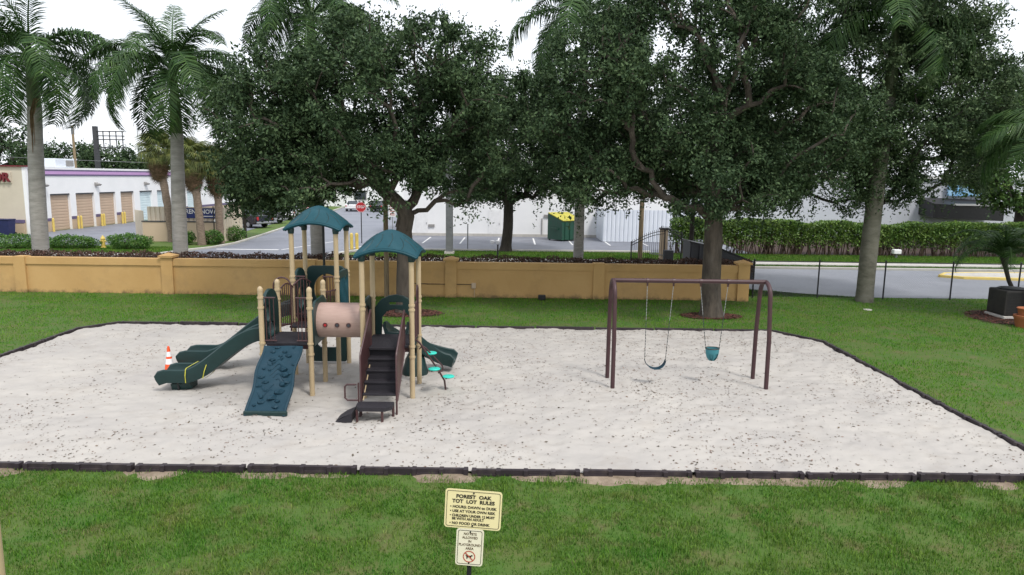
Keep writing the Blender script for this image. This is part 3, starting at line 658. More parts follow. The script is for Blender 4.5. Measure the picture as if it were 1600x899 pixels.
# ------------------------------------------------------------------ shrubs and hedges
def shrub(label, x, y, rx, ry, h, n, seed, mat=LEAFS, ls=0.12, group='clipped green shrubs by the shop drive', name='shrub'):
    t = thing(name, label, 'shrub', (x, y, 0), group=group); r = np.random.default_rng(seed)
    mb = MB()
    for i in range(12):
        a = r.random()*6.28; q = r.random(); mb.tube([(0.3*rx*math.cos(a), 0.3*ry*math.sin(a), -0.02), (rx*.8*q*math.cos(a), ry*.8*q*math.sin(a), h*0.75)], [0.02, 0.008], 4)
    mb.build('stems', TWIG, t)
    d = r.normal(size=(n, 3)); d /= np.linalg.norm(d, axis=1)[:, None]; q = (0.3+0.7*r.random(n))**0.5
    C = d*q[:, None]*np.array([rx, ry, h*0.55]); C[:, 2] = C[:, 2]+h*0.52
    C[:, 2] += 0.22*h*(vnoise(C[:, 0]+seed, C[:, 1], 2.2)-0.5)*2; C = C[C[:, 2] > 0.03]
    V, F = leafquads(C, ls)
    o = place('foliage', npmesh('foliage', V, F, mat), t); o['kind'] = 'stuff'
shrub('long clipped shrub at the left edge below the shop end wall', -31.8, 44.4, 2.3, 0.7, 0.85, 3800, 1)
shrub('clipped shrub between the first royal palm and the yellow hydrant', -28.2, 44.8, 1.9, 0.7, 0.8, 3400, 2)
shrub('rounded shrub right of the yellow hydrant', -24.6, 45.0, 1.55, 0.8, 0.95, 3400, 3)
shrub('shrub at the foot of the second royal palm', -22.6, 48.2, 0.8, 0.6, 0.9, 1800, 4)
shrub('shrub between the two right cabbage palms', -20.9, 48.6, 0.9, 0.5, 0.95, 1800, 5)
shrub('shrub right of the last cabbage palm beside the drive kerb', -20.6, 51.6, 1.0, 0.9, 1.0, 2000, 6)
# low brown hedge whose top shows above the ochre wall
t = thing('brown_hedge', 'low brown leafed hedge just showing above the top of the ochre wall', 'hedge', (-9, 29.2, 0))
n = 42000; C = np.stack([rng.random(n)*38-19, rng.random(n)*0.7-0.35, rng.random(n)**0.6], -1)
C[:, 2] = 1.05+C[:, 2]*(0.50+0.16*(vnoise(C[:, 0], C[:, 1], 2.5)-0.5)*2)
V, F = leafquads(C, 0.085); o = place('foliage', npmesh('foliage', V, F, BROWNL), t); o['kind'] = 'stuff'
mb = MB()
for i in range(120):
    x = -18.8+i*0.315; mb.tube([(x, 0, 0), (x+random.uniform(-.1, .1), random.uniform(-.2, .2), 1.2)], [0.02, 0.01], 4)
mb.build('stems', TWIG, t)
# tall hedge across the street
sheet('hedge_bed', [(10, 45.6), (44, 45.9), (44, 60), (10, 57)], 0.006, MULCH)
t = thing('tall_hedge', 'tall green hedge with bare brown stems along the far side of the street', 'hedge', (10.5, 46.6, 0))
n = 62000; hx = rng.random(n)*32; top = 2.25+0.35*(vnoise(hx, hx*0, 0.6)-0.5)*2
q = rng.random(n)**0.55; C = np.stack([hx, rng.random(n)*1.3-0.65, 0.35+(top-0.35)*q], -1)
k = rng.random(n) < np.clip((C[:, 2]-0.1)/1.1, 0.25, 1); C = C[k]
V, F = leafquads(C, 0.17); o = place('foliage', npmesh('foliage', V, F, LEAFH), t); o['kind'] = 'stuff'
mb = MB()
for i in range(420):
    x = random.uniform(0, 32); y = random.uniform(-.35, .35); mb.tube([(x, y, -0.03), (x+random.uniform(-.25, .25), y, 0.8), (x+random.uniform(-.4, .4), y, 1.7)], [0.035, 0.025, 0.01], 4)
mb.build('stems', TWIG, t)

# ------------------------------------------------------------------ ochre boundary wall
WY = 28.2
t = thing('boundary_wall', 'ochre stucco boundary wall with pilasters and a moulded top band', 'wall', (-10, WY, 0))
off = (-10, WY, 0)
PX = [-31.4, -25.6, -19.83, -13.9, -8.15, -2.47, 3.5, 9.33]; capped = {-25.6, -13.9, -2.47, 9.33}
for i, x in enumerate(PX):
    big = x in capped
    p = MB().box((x, WY, 0.72 if not big else 0.735), (0.46, 0.42, 1.50 if not big else 1.53)).build('pilaster', OCHRE, t, off=off)
    if big:
        c = MB(); s = 0.31
        c.box((x, WY, 1.53), (0.60, 0.56, 0.07)); c.add([(x-s, WY-0.29, 1.566), (x+s, WY-0.29, 1.566), (x+s, WY+0.29, 1.566), (x-s, WY+0.29, 1.566), (x, WY, 1.68)], [(0, 1, 2, 3), (0, 1, 4), (1, 2, 4), (2, 3, 4), (3, 0, 4)])
        c.build('cap', OCHRE, p, off=off)
    if i:
        a = PX[i-1]+0.23; b = x-0.23
        MB().box(((a+b)/2, WY, 0.55), (b-a, 0.22, 1.22)).build('wall_panel', OCHRE, t, off=off)
        MB().box(((a+b)/2, WY, 1.30), (b-a, 0.32, 0.28)).build('top_band', OCHRE, t, off=off)
t = thing('junction_box', 'small tan junction box with conduit on the ochre wall', 'electrical box', (-1.55, WY-0.16, 0.50))
MB().rbox((0, 0, 0), (0.18, 0.1, 0.22), 0.02).build('box', TANW, t)
MB().tube([(-2.6, 0.0, 0.06), (-1.2, 0, 0.05), (-0.09, 0, 0.05)], 0.013, 6).build('conduit', BARKD, t)
MB().tube([(0.03, 0, -0.1), (0.03, 0, -0.48)], 0.013, 6).build('conduit', TANW, t)
t = thing('floodlight_box', 'small dark ground light at the foot of the ochre wall', 'light', (1.2, WY-0.5, 0))
MB().rbox((0, 0, 0.12), (0.30, 0.16, 0.20), 0.03).build('housing', BLACKM, t); MB().box((0, 0, 0.02), (0.1, 0.1, 0.1)).build('base', BLACKM, t)
t = thing('wooden_post', 'weathered wooden post between the right shelter and the ochre wall', 'post', (-4.95, 27.4, 0))
MB().tube([(0, 0, -0.1), (0, 0, 2.0), (0, 0, 4.3)], [0.10, 0.095, 0.09], 10).build('pole', WOOD, t, True); MB().box((0, -0.1, 2.1), (0.06, 0.02, 0.5)).build('plate', WOOD, t)
t = thing('dark_pole', 'thin black lamp pole between the ochre wall and the left shelter', 'pole', (-7.45, 27.6, 0))
MB().tube([(0, 0, -0.1), (0, 0, 3.5)], 0.05, 10).build('shaft', BLACKM, t, True); MB().lathe([(0.1, 0), (0.1, 0.04), (0.055, 0.12)], 12).build('base', BLACKM, t); MB().rbox((0, -0.12, 3.5), (0.2, 0.4, 0.09), 0.03).build('lamp_head', BLACKM, t)

# ------------------------------------------------------------------ chain link fence
FY = 28.95
t = thing('chain_link_fence', 'black chain link fence right of the ochre wall', 'fence', (10.0, FY, 0))
fx = [0.05, 2.75, 5.5, 8.3, 11.1, 13.9, 16.7, 19.5]
for x in fx:
    p = MB().tube([(x, 0, -0.05), (x, 0, 1.58)], 0.032, 8).build('fence_post', BLACKM, t, True)
    MB().lathe([(0.036, 0), (0.04, 0.02), (0.02, 0.055), (0.004, 0.065)], 8, (x, 0, 1.58)).build('cap', BLACKM, p, True)
MB().tube([(0, 0, 1.54), (20, 0, 1.54)], 0.022, 8).build('top_rail', BLACKM, t, True)
V = []; Fq = []
for k in range(-22, 300):
    for s in (1, -1):
        x0 = k*0.072; x1 = x0+1.45*s if s > 0 else x0; xa, xb = (x0, x0+1.45) if s > 0 else (x0+1.45, x0)
        za, zb = 0.06, 1.51
        # clip to the fence
        t0 = max(0, (0-xa)/(xb-xa) if xb > xa else (20-xa)/(xb-xa)); t1 = min(1, (20-xa)/(xb-xa) if xb > xa else (0-xa)/(xb-xa))
        if t1 <= t0: continue
        b = len(V); p0 = (xa+(xb-xa)*t0, za+(zb-za)*t0); p1 = (xa+(xb-xa)*t1, za+(zb-za)*t1); w = 0.0022
        for (px, pz) in (p0, p1):
            V += [(px-w, s*0.003-w, pz), (px+w, s*0.003-w, pz), (px, s*0.003+w, pz)]
        Fq += [(b, b+1, b+4, b+3), (b+1, b+2, b+5, b+4), (b+2, b, b+3, b+5)]
o = place('wire_mesh', npmesh('wire_mesh', V, Fq, STEEL), t); o['kind'] = 'stuff'

# ------------------------------------------------------------------ sand pit border
t = thing('sandpit_border', 'dark plastic border timbers pinned end to end round the sand pit', 'border', (-2, 10.9, 0))
TL = 1.83
def timber_mesh():
    mb = MB(); L = TL-0.035
    pr = [(-0.06, 0), (-0.065, 0.13), (-0.055, 0.185), (-0.03, 0.205), (0.03, 0.205), (0.055, 0.185), (0.065, 0.13), (0.06, 0)]
    # body with pockets left open on both faces: core, cap rail, ribs and pocket backs
    cap = [(-0.068, 0.115), (-0.07, 0.16), (-0.055, 0.195), (-0.03, 0.21), (0.03, 0.21), (0.055, 0.195), (0.07, 0.16), (0.068, 0.115)]
    mb.sweep(cap, [(-L/2, 0, 0), (-L/2+0.02, 0, 0), (0, 0, 0), (L/2-0.02, 0, 0), (L/2, 0, 0)], side=(0, 1, 0))
    mb.box((0, 0, 0.045), (L-0.02, 0.07, 0.15))
    for x in (-L/2+0.05, -L/4, 0, L/4, L/2-0.05): mb.box((x, 0, 0.043), (0.07, 0.13, 0.155))
    for x in (-L*0.375, L*0.125): mb.box((x, 0, 0.02), (L*0.2, 0.118, 0.07))
    return mb.mesh('timber', BORDER, True)
TM = timber_mesh()
bp = [(-13.46, 10.9), (8.50, 10.9), (9.36, 10.9), (9.36, 20.6), (8.4, 22.05), (-12.6, 22.14), (-13.33, 21.2), (-13.33, 10.9)]
rb = random.Random(2)
for (ax, ay), (bx, by) in zip(bp[:-1], bp[1:]):
    L = math.hypot(bx-ax, by-ay); n = max(1, round(L/TL)); a = math.atan2(by-ay, bx-ax)
    for i in range(n):
        s = (i+0.5)/n; xx = ax+(bx-ax)*s; yy = ay+(by-ay)*s
        place('timber', TM, t, (xx+2, yy-10.9, rb.uniform(-.012, .012)), (0, rb.uniform(-.006, .006), a+rb.uniform(-.006, .006)), (L/n/TL, 1, 1))

# ------------------------------------------------------------------ play structure
PO = (-4.0, 15.4, 0)
ps = thing('play_structure', 'playground climbing structure with two teal roofed towers, slides and a tan tunnel', 'playground', PO)
def part(mb, name, mat, parent=ps, smooth=False): return mb.build(name, mat, parent, smooth, off=PO)
def pplace(me, name, parent=ps):
    me.transform(Matrix.Translation((-PO[0], -PO[1], 0))); return place(name, me, parent)
RP = 0.056
def post(x, y, h, collars, knob=True):
    p = part(MB().tube([(x, y, -0.1), (x, y, h)], RP, 14), 'post', CREAM, smooth=True)
    if knob: part(MB().lathe([(RP+0.004, 0), (RP+0.004, 0.03), (RP, 0.06), (RP*0.6, 0.095), (RP*0.15, 0.108)], 14, (x, y, h)), 'cap', CREAM, p, True)
    for z in collars: part(MB().lathe([(RP, -0.022), (RP+0.014, -0.02), (RP+0.014, 0.02), (RP, 0.022)], 14, (x, y, z)), 'collar', CREAM, p, True)
    return p
A0, A1, AY0, AY1 = -5.40, -4.35, 14.85, 15.95          # ramp tower
B0, B1, BY0, BY1 = -5.22, -4.17, 16.52, 17.57          # left roofed tower
C0, C1, CY0, CY1 = -3.18, -2.13, 14.70, 15.82          # right roofed tower
DZ = 1.24; BZ = 1.50
for x, y in ((A0, AY0), (A1, AY0), (A0, AY1), (A1, AY1)): post(x, y, 2.36, (DZ-0.02, DZ-0.26, 2.0, 2.22))
for x, y in ((B0, BY0), (B1, BY0), (B0, BY1), (B1, BY1)): post(x, y, 3.61, (BZ-0.05, 2.35, 2.45), False)
for x, y in ((C0, CY0), (C1, CY0), (C0, CY1), (C1, CY1)): post(x, y, 3.19, (DZ-0.02, DZ-0.25, 2.02, 2.12), False)
# decks
for (x0, x1, y0, y1, z) in ((A0, A1, AY0, AY1, DZ), (B0, B1, BY0, BY1, BZ), (C0, C1, CY0, CY1, DZ)):
    d = part(MB().rbox(((x0+x1)/2, (y0+y1)/2, z-0.03), (x1-x0-0.02, y1-y0-0.02, 0.06), 0.012), 'deck', DECKM)
    mb = MB()
    for s in (-1, 1):
        mb.box(((x0+x1)/2, (y0+y1)/2+s*((y1-y0)/2-0.09), z-0.11), (x1-x0-0.14, 0.04, 0.10))
        mb.box(((x0+x1)/2+s*((x1-x0)/2-0.09), (y0+y1)/2, z-0.112), (0.04, y1-y0-0.23, 0.096))
    part(mb, 'deck_frame', BROWN, d)
part(MB().rbox(((A0+B1)/2+0.1, 16.24, DZ+0.10), (0.95, 0.54, 0.05), 0.012), 'bridge_step', DECKM)
# roofs
def roof(x0, x1, y0, y1, zc):
    n = 18; ov = 0.13; cx, cy = (x0+x1)/2, (y0+y1)/2; hx, hy = (x1-x0)/2+ov, (y1-y0)/2+ov
    def zf(u, v): 
        a = 1-abs(u)**1.55
        return zc-0.12 + 0.16*(1-u*u) + (1-v*v)*(0.10+0.25*a)
    V = []; F = []
    N = n+1
    for k in (0, 1):
        for j in range(N):
            for i in range(N):
                u = -1+2*i/n; v = -1+2*j/n; s = 1 if k == 0 else 0.955
                V.append((cx+hx*u*s, cy+hy*v*s, zf(u, v)-(0.0 if k == 0 else 0.075)))
    I = lambda k, j, i: k*N*N+j*N+i
    for j in range(n):
        for i in range(n): F += [(I(0, j, i), I(0, j, i+1), I(0, j+1, i+1), I(0, j+1, i)), (I(1, j, i), I(1, j+1, i), I(1, j+1, i+1), I(1, j, i+1))]
    for i in range(n):
        F += [(I(0, 0, i), I(1, 0, i), I(1, 0, i+1), I(0, 0, i+1)), (I(0, n, i), I(0, n, i+1), I(1, n, i+1), I(1, n, i)),
              (I(0, i, 0), I(0, i+1, 0), I(1, i+1, 0), I(1, i, 0)), (I(0, i, n), I(1, i, n), I(1, i+1, n), I(0, i+1, n))]
    rf = part(MB().add(V, F), 'roof', TEAL, smooth=True)
    for side in range(4):
        for q in (-0.70, -0.30, 0.10, 0.52):
            pts = []
            for k in range(9):
                s = k/8; w = 0.95-0.62*s*(1-0.35*abs(q)); bb = q*(1-0.30*s)+0.10*math.sin(PI*s)*(1 if k < 9 else 0)
                if k == 8: bb += 0.06; w += 0.05
                u, v = ((bb, -w), (w, bb), (-bb, w), (-w, -bb))[side]
                if max(abs(u), abs(v)) > 0.97: continue
                pts.append((cx+hx*u, cy+hy*v, zf(u, v)+0.002))
            if len(pts) > 2: part(MB().tube(pts, 0.006, 5), 'rib', NAVY, rf)
    mb = MB()
    for q in range(4):
        pts = []
        for k in range(N): 
            u = -1+2*k/n; uu, vv = ((u, -1), (1, u), (u, 1), (-1, u))[q]; pts.append((cx+hx*uu*0.995, cy+hy*vv*0.995, zf(uu, vv)-0.035))
        mb.tube(pts, 0.032, 6)
    part(mb, 'rim', TEAL, rf, True)
    for x in (x0, x1):
        for y in (y0, y1): part(MB().lathe([(0.07, -0.09), (0.08, 0.0), (0.07, 0.05)], 10, (x, y, zc-0.16)), 'bracket', NAVY, rf, True)
roof(B0, B1, BY0, BY1, 3.72); roof(C0, C1, CY0, CY1, 3.30)
# plates: u axis along the span, v up
def plate(name, o, u, loops, t, mat, parent=ps, bevel=0.012):
    return pplace(curve_mesh(name, loops, t, mat, frame(o, u, (0, 0, 1)), bevel), name, parent)
# hood panels with oval windows at the slide entries
ph = [(0.07, 0.0), (1.03, 0.0), (1.03, 0.62)] + [(0.55+0.48*math.cos(R(a)), 0.62+0.46*math.sin(R(a))) for a in range(10, 171, 16)] + [(0.07, 0.62)]
plate('slide_hood', (A0, AY0, DZ), (0, 1, 0), [ph, ell(0.33, 0.58, 0.13, 0.20), ell(0.55, 0.19, 0.26, 0.17)], 0.05, NAVY)
ph2 = [(x*0.955, z*1.0) for x, z in ph]
plate('slide_hood', (B0, BY0, BZ), (0, 1, 0), [ph2, ell(0.52, 0.36, 0.26, 0.30)], 0.05, NAVY)
# back panel with a large round window, carved side panel, low counter panel
plate('window_panel', (B0, BY1, BZ-0.05), (1, 0, 0), [rrect(0.06, 0, 0.99, 1.12, 0.12), ell(0.55, 0.52, 0.36, 0.42, 28)], 0.06, NAVY)
sp = plate('carved_panel', (B1, BY0, BZ-0.05), (0, 1, 0), [rrect(0.06, 0, 0.99, 1.08, 0.14)], 0.07, NAVY)
rr_ = random.Random(5)
for i in range(9):
    y = BY0+0.14+0.085*i; z0 = BZ+0.05+0.1*rr_.random(); pts = [(B1+0.05, y+0.03*math.sin(k*1.3+i), z0+k*0.125) for k in range(7)]
    part(MB().tube(pts, [0.010, 0.022, 0.026, 0.022, 0.028, 0.02, 0.008], 6), 'bark_ridge', TEAL, sp, True)
plate('ground_panel', (B0, BY1, 0.12), (1, 0, 0), [rrect(0.06, 0, 0.99, 0.95, 0.05), rrect(0.24, 0.34, 0.80, 0.80, 0.12)], 0.06, NAVY)
plate('arch_panel', (C0, CY1, DZ), (1, 0, 0), [[(0.06, 0), (0.06, 0.62), (0.2, 0.80), (0.36, 0.88), (0.53, 0.91), (0.70, 0.88), (0.86, 0.80), (1.0, 0.62), (1.0, 0), (0.88, 0), (0.86, 0.40), (0.74, 0.55), (0.53, 0.60), (0.32, 0.55), (0.20, 0.40), (0.18, 0)], rrect(0.36, 0.67, 0.70, 0.76, 0.04)], 0.06, NAVY)
# tunnel with its two end plates
TY, TZ, TR = 15.36, 1.65, 0.385
mb = MB(); V = []; F = []; n = 32; xs = [-4.27, -4.25, -3.9, -3.6, -3.28, -3.26]
for k, rr in ((0, TR), (1, TR-0.035)):
    for x in xs:
        for j in range(n): a = 2*PI*j/n; V.append((x, TY+rr*math.cos(a), TZ+rr*math.sin(a)))
m = len(xs)
for k in (0, 1):
    for i in range(m-1):
        for j in range(n): F.append((k*m*n+i*n+j, k*m*n+i*n+(j+1) % n, k*m*n+(i+1)*n+(j+1) % n, k*m*n+(i+1)*n+j))
for i in (0, m-1):
    for j in range(n): F.append((i*n+j, i*n+(j+1) % n, m*n+i*n+(j+1) % n, m*n+i*n+j))
tn = part(MB().add(V, F), 'tunnel', TUNNEL, smooth=True)
for x in (-4.06, -3.80, -3.55):
    a = R(186); c = Vector((x, TY+TR*math.cos(a), TZ+TR*math.sin(a))); d = Vector((0, math.cos(a), math.sin(a)))
    part(MB().tube([c-d*0.01, c+d*0.012], 0.052, 16), 'porthole_rim', BROWN, tn, True); part(MB().tube([c+d*0.0, c+d*0.016], [0.036, 0.030], 16), 'porthole', GLASS if x > -4 else REDP, tn, True)
tp_ = [(-0.50, -0.48), (0.50, -0.48), (0.52, 0.36), (0.30, 0.50), (-0.34, 0.46), (-0.52, 0.30)]
for x in (-4.29, -3.235): plate('tunnel_plate', (x, TY, TZ), (0, 1, 0), [tp_, ell(0, 0, TR-0.04, TR-0.04, 28)], 0.035, NAVY)
# slides
def slide(path, w, name='slide', parent=ps, side=None, foot=None):
    h = 0.24; t = 0.045
    pr = [(-w/2-0.05, h), (-w/2-0.055, h*0.5), (-w/2-0.01, -0.05), (-w/4, -0.07), (w/4, -0.07), (w/2+0.01, -0.05), (w/2+0.055, h*0.5), (w/2+0.05, h), (w/2+0.02, h+0.025), (w/2-0.01, h), (w/2-0.02, h*0.45), (w/2-0.08, 0.02), (0, 0.0), (-w/2+0.08, 0.02), (-w/2+0.02, h*0.45), (-w/2+0.01, h), (-w/2-0.02, h+0.025)]
    def prof(s):
        k = 1.0 if s < 0.97 else 1-(s-0.97)*9
        return [(u, v*k if v > 0 else v) for u, v in pr]
    return part(MB().sweep(prof, path, side), name, NAVY, parent, True)
def slide_path(x0, y, z0, x1, z1, dx=-1, n=26):
    P = []
    for i in range(n+1):
        s = i/n; q = min(1, max(0, (s-0.05)/0.70)); e = q*q*(3-2*q)*0.75+q*0.25
        z = z0+(z1-z0)*e
        if s > 0.93: z -= (s-0.93)*0.9
        P.append((x0+(x1-x0)*s, y, z))
    return P
s1 = slide(slide_path(A0-0.02, 15.38, DZ+0.02, -7.85, 0.27), 0.56)
part(MB().sweep([(-0.2, -0.05), (-0.14, -0.2), (0.14, -0.2), (0.2, -0.05)], [(-7.62, 15.38, 0.22), (-7.42, 15.38, 0.22), (-7.2, 15.38, 0.26)]), 'slide_foot', NAVY, s1, True)
part(MB().tube([(-7.45, 15.2, -0.05), (-7.45, 15.2, 0.2)], 0.025, 8).tube([(-7.45, 15.56, -0.05), (-7.45, 15.56, 0.2)], 0.025, 8), 'slide_leg', BLACKM, s1)
s2 = slide(slide_path(B0-0.02, 17.0, BZ+0.02, -8.15, 0.30), 0.56)
part(MB().sweep([(-0.2, -0.05), (-0.14, -0.22), (0.14, -0.22), (0.2, -0.05)], [(-7.92, 17.0, 0.25), (-7.7, 17.0, 0.25), (-7.5, 17.0, 0.29)]), 'slide_foot', NAVY, s2, True)
cp = [(-2.66, 15.84, DZ+0.02), (-2.66, 16.0, DZ-0.0), (-2.62, 16.25, 1.06), (-2.52, 16.50, 0.86), (-2.34, 16.74, 0.66), (-2.12, 16.90, 0.50), (-1.88, 16.98, 0.38), (-1.66, 16.99, 0.31), (-1.52, 16.98, 0.29), (-1.42, 16.97, 0.26)]
s3 = slide(cp, 0.50)
part(MB().lathe([(0.30, -0.1), (0.32, 0.1), (0.24, 0.42), (0.14, 0.62)], 16, (-2.35, 16.72, 0.0)), 'slide_support', NAVY, s3, True)
# posts under slides (thin dark support)
part(MB().tube([(A0-0.06, 15.0, -0.05), (A0-0.06, 15.0, 1.15)], 0.025, 8), 'support_pole', BLACKM, smooth=True)
# climbing ramp
RX0, RX1 = -5.30, -4.52
def rprof(s): return 14.80-1.28*s, 1.19-1.12*(s*0.80+0.20*(s*s*(3-2*s)))+0.06*math.sin(PI*s*1.0)
V = []; F = []; n = 22; mcol = 9
for k in (0, 1):
    for i in range(n+1):
        y, z = rprof(i/n)
        for j in range(mcol):
            u = j/(mcol-1); dent = 0.018*(vnoise(u*3+1, i*0.4, 1.0)-0.5)*2*(k == 0)*(0 < j < mcol-1)
            wob = 0.02*math.sin(i*0.55)
            V.append((RX0+(RX1-RX0)*u+wob, y-(0.05 if k == 0 else 0), z+dent-(0.0 if k == 0 else 0.06)))
I = lambda k, i, j: k*(n+1)*mcol+i*mcol+j
for i in range(n):
    for j in range(mcol-1): F += [(I(0, i, j), I(0, i, j+1), I(0, i+1, j+1), I(0, i+1, j)), (I(1, i, j), I(1, i+1, j), I(1, i+1, j+1), I(1, i, j+1))]
    F += [(I(0, i, 0), I(0, i+1, 0), I(1, i+1, 0), I(1, i, 0)), (I(0, i, mcol-1), I(1, i, mcol-1), I(1, i+1, mcol-1), I(0, i+1, mcol-1))]
for j in range(mcol-1): F += [(I(0, 0, j), I(1, 0, j), I(1, 0, j+1), I(0, 0, j+1)), (I(0, n, j), I(0, n, j+1), I(1, n, j+1), I(1, n, j))]
ramp = part(MB().add(V, F), 'climbing_ramp', BLUEP, smooth=True)
for x in (RX0, RX1): part(MB().tube([(x+0.02*math.sin(i*0.55), rprof(i/n)[0]-0.05, rprof(i/n)[1]-0.02) for i in range(n+1)], 0.034, 8), 'ramp_edge', BLUEP, ramp, True)
part(MB().rbox(((RX0+RX1)/2, 13.50, 0.10), (RX1-RX0+0.1, 0.07, 0.10), 0.02), 'ramp_toe', NAVY, ramp)
part(MB().tube([(RX0+0.12, 13.53, -0.05), (RX0+0.12, 13.53, 0.1)], 0.02, 8).tube([(RX1-0.12, 13.53, -0.05), (RX1-0.12, 13.53, 0.1)], 0.02, 8), 'ramp_leg', BLACKM, ramp)
def rock(seed):
    r = np.random.default_rng(seed); bm = bmesh.new(); bmesh.ops.create_icosphere(bm, subdivisions=1, radius=1)
    for v in bm.verts: v.co *= 0.65+0.7*float(vnoise(v.co.x*2+seed*3, v.co.y*2+v.co.z, 1)); v.co.z *= 0.45; v.co.y *= 0.62
    me = bpy.data.meshes.new('hold'); bm.to_mesh(me); bm.free(); me.materials.append(BLUEP); 
    return me
RK = [rock(s) for s in range(5)]
hr = random.Random(9)
for k in range(28):
    row = k//2; s = 0.05+0.065*row+hr.uniform(-.03, .03); u = ((0.25, 0.7) if row % 2 else (0.42, 0.85))[k % 2]+hr.uniform(-.14, .09)
    y, z = rprof(s); sc = hr.choice((0.05, 0.07, 0.085, 0.12))
    place('hold', RK[k % 5], ramp, (RX0+(RX1-RX0)*u-PO[0], y-0.05-PO[1], z+0.01), (R(42)+hr.uniform(-.1, .1), 0, hr.uniform(-.7, .7)), (sc, sc, sc*1.2))
# swirl relief on the ramp
for k in range(7):
    s0 = 0.30+0.07*k; u0 = 0.2+0.09*k if k < 5 else 0.15; pts = []
    for i in range(8):
        s = s0+0.05*math.sin(i*0.8+k); u = min(0.93, u0+0.055*i); y, z = rprof(min(s, 0.97)); pts.append((RX0+(RX1-RX0)*u, y-0.05, z+0.006))
    part(MB().tube(pts, 0.011, 5), 'relief', BLUEP, ramp, True)
# railings in brown pipe
def pipe(pts, r=0.017, name='rail', parent=ps, mat=BROWN): return part(MB().tube(pts, r, 8), name, mat, parent, True)
def arc(c, r0, a0, a1, n, ax, zscale=1.0): return [(c[0]+r0*math.cos(R(a0+(a1-a0)*i/n))*ax[0], c[1]+r0*math.cos(R(a0+(a1-a0)*i/n))*ax[1], c[2]+r0*zscale*math.sin(R(a0+(a1-a0)*i/n))) for i in range(n+1)]
def barrier(a, b, z0, z1, nb, arch=0.0):
    a = Vector(a+(0,)); b = Vector(b+(0,)); d = b-a
    rail = pipe([a+Vector((0, 0, z0)), b+Vector((0, 0, z0))], 0.016)
    top = [a+d*i/12+Vector((0, 0, z1+arch*math.sin(PI*i/12))) for i in range(13)]
    pipe(top, 0.018)
    for i in range(nb):
        s = (i+0.5)/nb; p = a+d*s; pipe([p+Vector((0, 0, z0)), p+Vector((0, 0, z1+arch*math.sin(PI*s)))], 0.011, 'baluster', rail)
barrier((A0+0.06, AY0), (A0+0.32, AY0), DZ+0.04, 2.22, 3)                 # left of ramp mouth
barrier((A1-0.30, AY0), (A1-0.06, AY0), DZ+0.04, 2.22, 3)                 # right of ramp mouth
barrier((A0+0.03, AY1+0.05), (B0+0.02, BY0-0.05), DZ+0.1, 2.20, 7, 0.12)    # bridge left
barrier((A1-0.04, AY1+0.05), (B1-0.02, BY0-0.05), DZ+0.1, 2.15, 7, 0.0)    # bridge right
barrier((A0+0.36, AY1+0.03), (A0+0.62, BY0-0.04), DZ+0.1, 2.32, 6, 0.12)
barrier((B0+0.06, BY0+0.0), (B0+0.30, BY0+0.0), BZ+0.04, 2.45, 3)
barrier((B1-0.34, BY0+0.0), (B1-0.06, BY0+0.0), BZ+0.04, 2.45, 4)
barrier((C1+0.0, CY0+0.07), (C1+0.0, CY1-0.40), DZ+0.05, 2.08, 6)
lp = [(C1+0.0, CY1-0.36, DZ+0.02), (C1+0.0, CY1-0.36, 2.30)] + arc((C1+0.0, CY1-0.24, 2.30), 0.12, 180, 0, 8, (0, 1)) + [(C1+0.0, CY1-0.12, DZ+0.02)]
pipe(lp, 0.018, 'grab_loop')
lp = [(A0+0.28, AY1+0.03, DZ)] + arc((A0+0.10, AY1+0.03, 2.30), 0.20, 0, 180, 10, (1, 0)) + [(A0-0.10, AY1+0.03, 1.9)]
pipe(lp, 0.02, 'grab_loop')
# stairs with solid brown side panels
SX0, SX1 = -3.02, -2.30
stairs = part(MB().rbox(((SX0+SX1)/2, 14.58, DZ-0.02), (SX1-SX0-0.02, 0.26, 0.06), 0.012), 'stair_landing', DECKM)
for i in range(4):
    z = DZ-0.19*(i+1)-0.0; y = 14.42-0.205*i
    st = part(MB().rbox(((SX0+SX1)/2, y, z-0.02), (SX1-SX0-0.03, 0.25, 0.045), 0.012), 'step', DECKM, stairs)
    part(MB().box(((SX0+SX1)/2, y+0.112, z+0.075), (SX1-SX0-0.04, 0.012, 0.185)), 'riser', DECKM, st)
def stair_panel(x):
    top = [(14.72, 2.00), (13.66, 1.30)]; poly = [(14.72, 2.00), (13.70, 1.33), (13.66, 1.27), (13.66, 0.34), (13.74, 0.34), (14.72, 1.16)]
    m = curve_mesh('side_panel', [poly], 0.012, BROWN, frame((x, 0, 0), (0, 1, 0), (0, 0, 1)), 0.0); p = pplace(m, 'side_panel', stairs)
    pts = [(x, 14.74, 1.18), (x, 14.74, 2.0), (x, 13.70, 1.33), (x, 13.655, 1.26), (x, 13.655, 0.0)]
    part(MB().tube(pts, 0.020, 8), 'handrail', BROWN, p, True)
    part(MB().tube([(x, 14.72, 1.14), (x, 13.72, 0.33)], 0.024, 8), 'stringer', BROWN, p, True)
    for i in range(11):
        y = 13.76+i*0.088; z1 = 1.33+(y-13.70)*0.657; z0 = 0.36+(y-13.74)*0.836
        part(MB().tube([(x, y, z0), (x, y, z1)], 0.0095, 6), 'baluster', BROWN, p, True)
stair_panel(SX0); stair_panel(SX1)
part(MB().tube([(SX0+0.05, 14.42, 0.98), (SX0+0.05, 13.62, 0.36)], 0.012, 6), 'grab_rail', CREAM, stairs, True)
